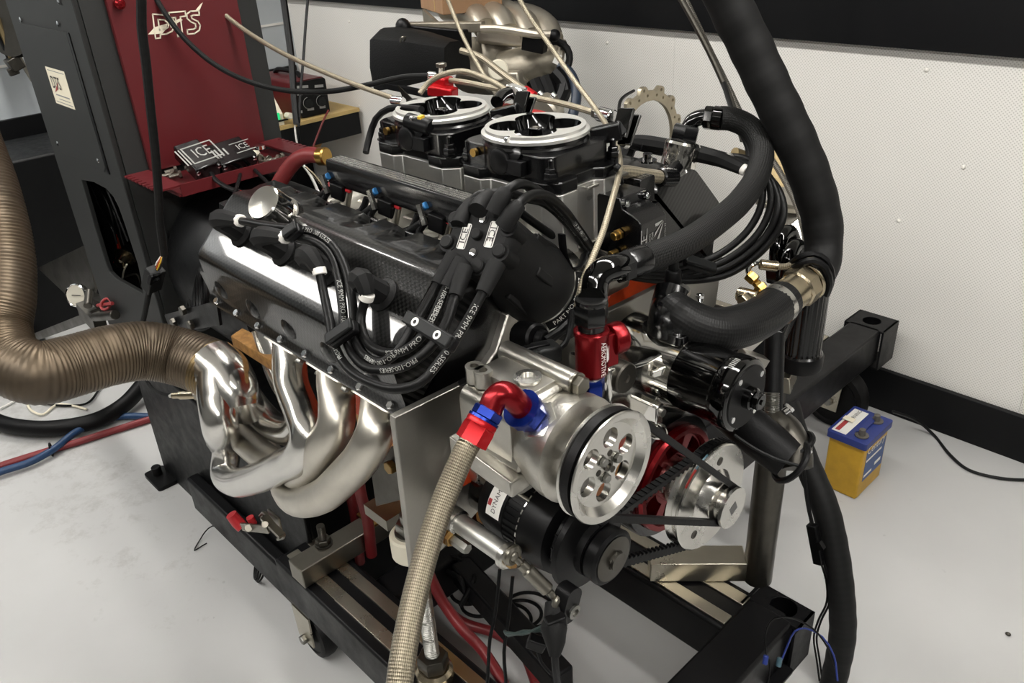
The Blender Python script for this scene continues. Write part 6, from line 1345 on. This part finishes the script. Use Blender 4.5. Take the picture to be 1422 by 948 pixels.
# ================================================================== OVERHEAD CABLES AND LINES
def line(name, label, cat, pts, r, mt_, n=10, step=.012): 
    q_ = [P(u, v, D=d) for u, v, d in pts]
    if pts[0][1] < 0: q_ = lift_top(q_)
    return S1(name, label, cat, MB().tube(q_, r, n, step), M[mt_])
line('hanging_line', 'black ribbed vacuum line drooping from above across the red panel', 'hose', [(205, -25, 1.75), (225, 12, 1.76), (255, 52, 1.78), (296, 88, 1.8), (345, 113, 1.8), (400, 126, 1.8), (455, 127, 1.78), (510, 118, 1.74), (560, 107, 1.7), (598, 105, 1.67)], .0058, 'gplast')
line('hanging_line', 'pale braided line sloping from above the console to the rear throttle body', 'hose', [(270, -15, 1.9), (300, 10, 1.88), (340, 42, 1.85), (395, 75, 1.8), (450, 100, 1.75), (500, 120, 1.7), (548, 137, 1.66)], .0052, 'braids')
line('hanging_strap', 'black strap hanging straight down in front of the charger', 'strap', [(391, -20, 2.6), (398, 30, 2.6), (405, 85, 2.6), (408, 130, 2.6), (412, 172, 2.6)], .011, 'bplast', 8)
line('hanging_line', 'thin black wire hanging beside the black strap over the charger', 'wire', [(429, -20, 2.7), (424, 40, 2.7), (421, 85, 2.7), (417, 130, 2.7), (415, 175, 2.7)], .0045, 'bplast', 6)
line('hanging_line', 'braided line hanging from above in front of the cardboard box', 'hose', [(612, -25, 1.75), (630, 20, 1.75), (645, 55, 1.74), (664, 90, 1.72), (684, 122, 1.68), (694, 138, 1.62)], .0045, 'braids')
tie = line('hanging_line', 'long braided line from above kinked by a black tie and reaching the check valve', 'hose', [(708, -25, 1.45), (735, 22, 1.44), (765, 65, 1.42), (800, 115, 1.38), (830, 155, 1.34), (850, 188, 1.25), (860, 215, 1.18), (860, 240, 1.13), (851, 275, 1.08), (836, 325, 1.04), (820, 365, 1.02), (808, 395, 1.01), (801, 425, 1.02)], .0042, 'braids')
line('cable_tie', 'long thin black cable tie from the ring plate to the braided line', 'tie', [(880, 126, 1.5), (868, 133, 1.45), (861, 142, 1.4), (859, 180, 1.28), (857, 215, 1.18), (857, 236, 1.13)], .003, 'bplast', 6)
S1('cable_tie', 'short cable tie knot on the braided lines above the coil box', 'tie', MB().torus(P(858, 242, D=1.16), V((.3, .4, .2)), .013, .003, 18, 6).rod(P(854, 231, D=1.12), P(860, 235, D=1.12), .006), M['bplast'])
line('hanging_line', 'grey pair of hanging cables left of the wrapped hose', 'cable', [(935, -20, 1.7), (962, 28, 1.7), (985, 72, 1.7), (1006, 118, 1.7), (1020, 155, 1.7), (1032, 195, 1.68)], .0065, 'steeld')
line('hanging_line', 'ribbed grey conduit hanging between the wrapped hose and thin cables', 'conduit', [(940, -25, 1.75), (962, 20, 1.75), (985, 68, 1.75), (1010, 118, 1.75), (1030, 160, 1.75), (1050, 195, 1.75), (1072, 222, 1.74), (1092, 255, 1.72), (1108, 290, 1.7), (1118, 330, 1.68), (1120, 350, 1.66)], .0062, 'ribc')
line('hanging_line', 'thin dark cable passing behind the breather hose loop', 'cable', [(1005, 116, 1.69), (1014, 145, 1.64), (1026, 178, 1.6), (1038, 205, 1.6), (1040, 230, 1.6)], .005, 'wirej')
# fuel lines and regulators behind the throttle bodies
fb2 = T('fuel_block', 'red anodised fuel block with a tall bolt behind the rear throttle body', 'fuel block', P(614, 125, D=1.68))
K('block', MB().bar(P(603, 118, D=1.68), P(624, 122, D=1.66), .03, .04), M['redb'], fb2, bev=.003); K('block', MB().bar(P(598, 124, D=1.66), P(632, 130, D=1.64), .03, .02), M['redb'], fb2, bev=.003)
K('stud', MB().rod(P(613, 112, D=1.66), P(613, 90, D=1.66), .0065).hex(P(613, 93, D=1.66), EZ, .011, .008), M['steel'], fb2)
K('fitting', MB().rod(P(594, 105, D=1.67), P(606, 106, D=1.67), .009).rod(P(545, 139, D=1.66), P(560, 141, D=1.64), .009), M['chrome'], fb2)
line('braided_line', 'grey braided line arching from the rear throttle body to the brass tee', 'hose', [(583, 130, 1.62), (594, 116, 1.62), (614, 104, 1.6), (642, 99, 1.58), (672, 108, 1.55), (695, 120, 1.53), (712, 133, 1.52)], .0055, 'braids')
line('braided_line', 'beige fuel line from the red block to the metal tee', 'hose', [(622, 111, 1.66), (650, 115, 1.62), (680, 121, 1.58), (712, 127, 1.55)], .0058, 'braids')
line('braided_line', 'beige fuel line from the metal tee to the hose end by the ring plate', 'hose', [(718, 130, 1.54), (750, 137, 1.5), (790, 146, 1.46), (830, 158, 1.42)], .0058, 'braids')
rl2 = T('braided_line', 'beige line with red end dropping behind the throttle bodies', 'hose', P(690, 100, D=1.9))
K('hose', MB().tube([P(u, v, D=d) for u, v, d in ((640, 70, 2.0), (665, 78, 1.98), (695, 100, 1.93), (730, 126, 1.88))], .008, 10), M['braids'], rl2); K('end', MB().rod(P(729, 125, D=1.88), P(742, 134, D=1.86), .011), M['redb'], rl2)
te = T('tee_fitting', 'bright metal tee fitting behind and between the throttle bodies', 'fitting', P(718, 130, D=1.54))
K('body', MB().bar(P(706, 124, D=1.55), P(728, 131, D=1.53), .02, .022), M['chrome'], te, bev=.003); K('branch', MB().rod(P(712, 126, D=1.54), P(722, 140, D=1.5), .010), M['chrome'], te)
K('black_elbow', MB().tube([P(690, 142, D=1.48), P(697, 133, D=1.5), P(706, 130, D=1.52)], .012, 14), M['bgloss'], te)
S1('red_bar', 'flat red anodised bar lying between the two throttle bodies', 'bar', MB().bar(P(698, 148, D=1.52), P(752, 160, D=1.44), .02, .010), M['redb'], bev=.001)
he = T('hose_end', 'steel hose end beside the ring plate at the end of the beige line', 'fitting', P(845, 162, D=1.4))
K('hex', MB().hex(P(826, 156, D=1.425), (P(850, 163, D=1.39) - P(826, 156, D=1.425)), .011, .012), M['steel'], he); K('body', MB().rod(P(832, 158, D=1.41), P(852, 163, D=1.38), .0125), M['chrome'], he)
# far rail fittings
S1('sensor_line', 'black cable with white band along the top of the far fuel rail', 'cable', MB().tube([P(835, 190, D=1.4), P(855, 196, D=1.42), P(880, 203, D=1.45), P(915, 211, D=1.47), P(935, 214, D=1.48)], .006, 10).bar(P(890, 204, D=1.45), P(905, 209, D=1.455), .014, .012), M['bplast'])
S1('white_band', 'small white band on the cable over the far fuel rail', 'band', MB().rod(P(869, 199, D=1.433), P(873, 201, D=1.436), .0085), M['whitep'])
S1('rail_bolt', 'bright cap screw on the far fuel rail', 'bolt', MB().lathe([(.015, 0), (.015, .003)], P(899, 224, D=1.32), EZ, 20).lathe([(.0075, .003), (.0075, .013), (.004, .013), (.004, .009)], P(899, 224, D=1.32), EZ, 18), M['chrome'])
S1('water_hose', 'maroon hose curving up behind the oil filler cap with a gold end', 'hose', MB().tube([P(446, 217, D=1.72), P(430, 215, D=1.74), P(412, 222, D=1.76), P(398, 238, D=1.78), P(386, 258, D=1.8), P(378, 285, D=1.82), P(372, 320, D=1.84)], .0165, 16), M['rhose'])
S1('hose_tail', 'gold fitting on the end of the maroon hose', 'fitting', MB().rod(P(443, 217, D=1.72), P(454, 217, D=1.71), .019), M['brass'])
S1('water_hose', 'short piece of maroon hose behind the near valve cover by the first injector', 'hose', MB().tube([P(470, 258, D=1.52), P(460, 268, D=1.52), P(452, 280, D=1.52), P(446, 292, D=1.5)], .017, 14), M['rhose'])

# ================================================================== RIGHT SIDE: FILTER, LOWER HOSE, SENSOR LINES
of = P(1112, 488, D=1.55)
oft = T('oil_filter', 'black fluted oil filter canister behind the hose coupling', 'filter', of)
fnf = lambda th, tt: 1 - .05 * max(0, math.cos(th * 24)) if .02 < tt < .15 else 1
K('canister', MB().lathe([(.036, -.02), (.040, -.016), (.040, .012), (.037, .016), (.036, .022), (.036, .15), (.034, .16)], of - EZ * .012, EZ, 96, fn=fnf), M['bano'], oft, ang=20)
K('mount_head', MB().bar(P(1110, 402, D=1.5), P(1076, 470, D=1.42), .03, .03), M['bano'], oft, bev=.004)
K('base_ring', MB().lathe([(.0405, -.018), (.042, -.012), (.042, .008), (.0405, .012)], of - EZ * .012, EZ, 48), M['bplast'], oft)
for k, (pts, lab) in enumerate((([(1078, 372, 1.45), (1080, 345, 1.44), (1086, 328, 1.44), (1096, 322, 1.45), (1102, 335, 1.46)], 'rear gloss black hose elbow above the oil filter'), ([(1092, 385, 1.42), (1096, 358, 1.41), (1104, 342, 1.42), (1112, 345, 1.43), (1114, 360, 1.44)], 'front gloss black hose elbow above the oil filter'))):
    t = T('black_elbow', lab, 'fitting', P(pts[0][0], pts[0][1], D=pts[0][2]))
    K('elbow', MB().tube([P(u, v, D=d) for u, v, d in pts], .0135, 18, .003), M['bgloss'], t)
    K('nut', MB().hex(P(pts[0][0] - 1, pts[0][1] - 4, D=pts[0][2]), V((.1, .1, -1)), .019, .03), M['bano'], t)
sl_ = T('sensor_line', 'small steel elbow line with brass fittings over the coupling', 'line', P(1055, 375, D=1.33))
K('elbow', MB().tube([P(u, v, D=d) for u, v, d in ((1041, 386, 1.3), (1039, 374, 1.3), (1045, 367, 1.3), (1056, 367, 1.31))], .0042, 10, .003), M['chrome'], sl_)
K('sleeve', MB().rod(P(1055, 367, D=1.31), P(1080, 370, D=1.31), .0085), M['nickel'], sl_)
K('hose', MB().tube([P(u, v, D=d) for u, v, d in ((1078, 370, 1.31), (1092, 370, 1.3), (1108, 364, 1.29), (1122, 358, 1.29), (1132, 354, 1.29))], .0055, 10), M['braids'], sl_)
for a, b, r in (((1039, 381), (1049, 390), .010), ((1049, 391), (1054, 397), .007), ((1053, 396), (1064, 408), .0105)): K('brass_nut', MB().hex(P(*a, D=1.29), P(*b, D=1.285) - P(*a, D=1.29), r, (P(*b, D=1.285) - P(*a, D=1.29)).length), M['brass'], sl_)
tf_ = T('tap_fitting', 'small nickel tap fitting beside the fat radiator hose', 'fitting', P(1040, 412, D=1.3))
K('body', MB().rod(P(1025, 408, D=1.3), P(1052, 414, D=1.28), .012), M['nickel'], tf_); K('nut', MB().hex(P(1030, 419, D=1.27), P(1042, 412, D=1.28) - P(1030, 419, D=1.27), .011, .016), M['nickel'], tf_)
S1('bleed_screw', 'small bright bleed screw behind the fat radiator hose', 'screw', MB().rod(P(972, 420, D=1.28), P(972, 408, D=1.28), .0055).hex(P(972, 413, D=1.28), EZ, .007, .005), M['chrome'])
S1('tie_loop', 'black wire loops tied round the wrapped hose above the coupling', 'cable', MB().tube([P(u, v, D=d) for u, v, d in ((1098, 378, 1.3), (1112, 366, 1.27), (1130, 362, 1.26), (1146, 372, 1.26), (1152, 392, 1.27), (1148, 408, 1.3))], .006, 8).tube([P(u, v, D=d) for u, v, d in ((1092, 374, 1.32), (1108, 358, 1.28), (1130, 352, 1.27), (1148, 362, 1.27), (1156, 385, 1.28), (1150, 405, 1.3))], .005, 8), M['bplast'])
# dark upright column with threaded rod behind the water pump
cl = T('support_column', 'black upright column behind the water pump motor', 'column', P(1073, 600, D=1.4))
K('tube', MB().tube([P(1076, 462, D=1.42), P(1073, 560, D=1.42), P(1071, 618, D=1.42)], .017, 18).bar(P(1071, 612, D=1.42), V((-.588, 1.165, P(1071, 612, D=1.42).z)), .03, .02), M['black'], cl); K('thread', MB().tube([P(1072, 545, D=1.37), P(1071, 590, D=1.37)], .012, 14, .0008, rib=(.0009, .0034)), M['thread'], cl)
K('eye', MB().torus(P(1071, 600, D=1.37), V((.3, .2, .9)), .014, .006, 20, 8), M['nickel'], cl)
S1('tie_bracket', 'grey aluminium bracket bar below the fat radiator hose', 'bracket', MB().plate([(0, 0), (.055, .052), (.052, .062), (-.01, .022), (-.014, .004)], [], P(1040, 492, D=1.33), right, -down, fwd, .008).bar(P(1029, 490, D=1.32), P(1062, 502, D=1.34), .02, .014), M['brush'], bev=.001)
S1('post_block', 'small steel block by the far beam under the oil filter', 'block', MB().bar(P(1086, 535, D=1.6), P(1096, 512, D=1.62), .03, .05), M['strip'], bev=.002)
lh = T('lower_hose', 'short fat black lower hose passing under the water pump motor', 'hose', P(1060, 600, D=1.3))
K('hose', MB().tube([P(u, v, D=d) for u, v, d in ((985, 548, 1.34), (1015, 572, 1.31), (1045, 598, 1.28), (1075, 622, 1.26), (1096, 638, 1.25))], [.034, .034, .034, .033, .031], 24), M['rubber'], lh)
K('clip_wire', MB().tube([P(u, v, D=d) for u, v, d in ((1020, 604, 1.24), (1045, 621, 1.225), (1075, 636, 1.215), (1108, 646, 1.215))], .0026, 8), M['gplast'], lh)
K('clamp', MB().torus(P(1098, 640, D=1.25), V((.5, .4, -.5)), .034, .005, 32, 8), M['bplast'], lh)
lj = T('hose_joint', 'black pipe joint with clamp bolts where the lower hose meets the floor hose', 'joint', P(1092, 605, D=1.27))
K('pipe', MB().tube([P(u, v, D=d) for u, v, d in ((1082, 588, 1.3), (1092, 600, 1.28), (1104, 625, 1.26), (1108, 650, 1.25))], [.024, .026, .026, .022], 20), M['steeld'], lj)
K('clamp', MB().torus(P(1104, 617, D=1.265), V((.45, .2, -.8)), .028, .005, 28, 8), M['bplast'], lj)
for u, v in ((1092, 570), (1117, 628)): K('clamp_bolt', MB().rod(P(u - 4, v + 3, D=1.24), P(u + 4, v - 3, D=1.24), .0055).hex(P(u + 2, v - 2, D=1.24), (right - down), .008, .006), M['chrome'], lj)
S1('floor_hose', 'thick black hose sweeping down past the battery to the floor', 'hose', MB().tube([P(1096, 560, Y=1.34), P(1106, 600, Y=1.32), P(1122, 645, Y=1.30), P(1146, 705, Y=1.28), P(1160, 765, Y=1.27), P(1168, 825, Y=1.26), P(1170, 880, Y=1.26), P(1160, 935, Y=1.25), P(1150, 975, Y=1.22)], [.02, .022, .0245, .0265, .0265, .0265, .0265, .026, .025], 22, .008, rib=(.0004, .045)), M['tape'])
bw = T('sensor_loom', 'thin black loom with inline plug hanging beside the floor hose', 'wire', P(1130, 750, Y=1.24))
K('loom', MB().tube([P(u, v, Y=1.24) for u, v in ((1114, 640), (1118, 670), (1122, 700), (1128, 728))], .004, 8), M['bplast'], bw)
K('plug', MB().bar(P(1128, 728, Y=1.24), P(1138, 782, Y=1.24), .016, .02), M['bplast'], bw, bev=.002); K('plug_latch', MB().bar(P(1136, 752, Y=1.225), P(1142, 762, Y=1.225), .01, .012), M['bplast'], bw)
for k in range(2): K('wire', MB().tube([P(u + k * 4, v, Y=1.24) for u, v in ((1139, 778), (1147, 805), (1148, 835), (1136, 862), (1130, 885), (1134, 915), (1138, 945))], .0022, 6), M['bplast'], bw)
def wire(label, pts, mt_): S1('loose_wire', label, 'wire', MB().tube([P(u, v, D=d) for u, v, d in pts], .0016, 6), M[mt_])
wire('thin black wire arching over the open beam end', [(1064, 915, 1.38), (1063, 880, 1.37), (1075, 858, 1.35), (1100, 858, 1.34), (1128, 872, 1.34), (1150, 900, 1.35), (1165, 945, 1.36)], 'bplast')
wire('thin dark blue wire arching over the open beam end', [(1086, 915, 1.36), (1094, 895, 1.36), (1104, 876, 1.35), (1118, 872, 1.35), (1142, 884, 1.35), (1158, 910, 1.35), (1163, 945, 1.35)], 'bblue')
wire('short black wire dropping from the beam end bracket', [(1068, 915, 1.37), (1069, 930, 1.37), (1066, 950, 1.37)], 'bplast')
for u, v, mt_, lab in ((1064, 916, 'bblue', 'blue crimp terminal at the front beam end'), (1083, 919, 'tealp', 'green crimp terminal at the front beam end')): S1('crimp_terminal', lab, 'terminal', MB().rod(P(u, v - 6, D=1.36), P(u - 2, v + 6, D=1.36), .0045), M[mt_])
# ================================================================== UNDER THE ENGINE
S1('red_hose', 'red hose running forward under the engine past the jack screw', 'hose', MB().tube([P(592, 788, Z=.30), P(612, 830, Z=.28), P(640, 870, Z=.26), P(672, 905, Z=.22), P(700, 950, Z=.2)], .011, 14), M['redhose'])
S1('red_hose', 'red hose curving to the right on the floor under the cart', 'hose', MB().tube([P(600, 820, Z=.06), P(640, 862, Z=.05), P(690, 880, Z=.04), P(725, 905, Z=.03), P(745, 950, Z=.03)], .0115, 14), M['redhose'])
for k, (pts, lab) in enumerate((([(497, 640), (500, 680), (510, 720), (516, 770)], 'red hose hanging behind the header, the right one'), ([(482, 670), (490, 700), (496, 740), (500, 780)], 'red hose hanging behind the header, the left one'))):
    S1('red_hose', lab, 'hose', MB().tube([P(u, v, Y=.68 + .03 * k) for u, v in pts], .012, 14), M['redhose'])
ebm = T('engine_mount', 'grey steel engine mount plate left of the motor plate', 'mount', P(535, 660, Y=.62))
K('plate', MB().plate([(p.x, p.z) for p in (P(512, 632, Y=.60), P(566, 612, Y=.60), P(572, 690, Y=.60), P(522, 703, Y=.60))], [], (0, .60, 0), EX, EZ, EY, .008), M['steeld'], ebm, bev=.001)
K('bolt', MB().hex(P(546, 646, Y=.598), -EY, .012, .012), M['gold'], ebm); K('foot', MB().span(P(505, 700, Y=.60), P(575, 715, Y=.66)), M['steel'], ebm)
mbl = MB()
for k, (u, v, r) in enumerate(((722, 852, .05), (735, 846, .058), (712, 858, .042), (668, 838, .045), (650, 822, .04))):
    mbl.torus(P(u, v, Z=.03 + .012 * k), V((.1 * (k % 3 - 1), .12, 1)), r, .0042, 32, 8)
S1('cable_coil', 'loops of black cable lying on the floor below the alternator', 'cable', mbl, M['rubber'])
mbk = MB()
for k, (u, v, u2, v2) in enumerate(((600, 770, 660, 800), (610, 790, 650, 835), (655, 790, 640, 840))): mbk.tube([P(u, v, Z=.16), P((u + u2) / 2 + 10, (v + v2) / 2 - 8, Z=.20), P(u2, v2, Z=.14)], .006, 8)
S1('wiring_tangle', 'tangle of black wiring under the lower spacer tube', 'wires', mbk, M['rubber'])
for k, (pts, lab) in enumerate((([(694, 790), (688, 850), (680, 890), (678, 930), (676, 955)], 'thin black wire hanging down to the left of the plug boot'), ([(712, 800), (706, 860), (700, 905), (703, 950)], 'thin black wire hanging down right beside the red hose'))):
    S1('loose_wire', lab, 'wire', MB().tube([P(u, v, D=1.1) for u, v in pts], .0025, 6), M['bplast'])
# things hung on the back wall at the left
wd_ = T('hanging_disc', 'dark round belt pulley hung on the back wall at top left', 'pulley', P(14, 38, X=-4.0))
K('disc', MB().lathe([(.02, -.02), (.11, -.025), (.115, -.01), (.10, .0), (.115, .01), (.11, .025), (.02, .02)], P(15, 38, X=-3.95), V((.5, -.85, .1)), 40), M['steeld'], wd_)
for k, (pts, r, mt_, lab) in enumerate((([(-5, 25), (6, 50), (14, 75), (20, 95)], .016, 'alub', 'brown hose hanging on the back wall at top left'), ([(-4, 30), (12, 52), (28, 82), (46, 112)], .010, 'steel', 'grey cable hanging on the back wall at top left'), ([(-6, 45), (4, 62), (12, 82), (19, 102)], .008, 'bplast', 'black cable hanging on the back wall at top left'), ([(-4, 3), (6, 7), (16, 12)], .009, 'bplast', 'black cable at the top left corner going behind the console'))):
    S1('wall_cable', lab, 'cable', MB().tube([P(u, v, X=-3.97) for u, v in pts], r, 8), M[mt_])
S1('wall_hook', 'dark clamp hanging from the cables on the back wall', 'clamp', MB().bar(P(14, 80, X=-3.96), P(26, 96, X=-3.96), .06, .05).bar(P(16, 94, X=-3.96), P(21, 104, X=-3.96), .02, .04), M['steeld'], bev=.004)
S1('black_cloth', 'black sack lying on the floor behind the exhaust duct', 'sack', MB().ball(P(70, 290, X=-3.9) , .2, 10, (1, 1.4, .6)), M['rubber']) if 0 else None
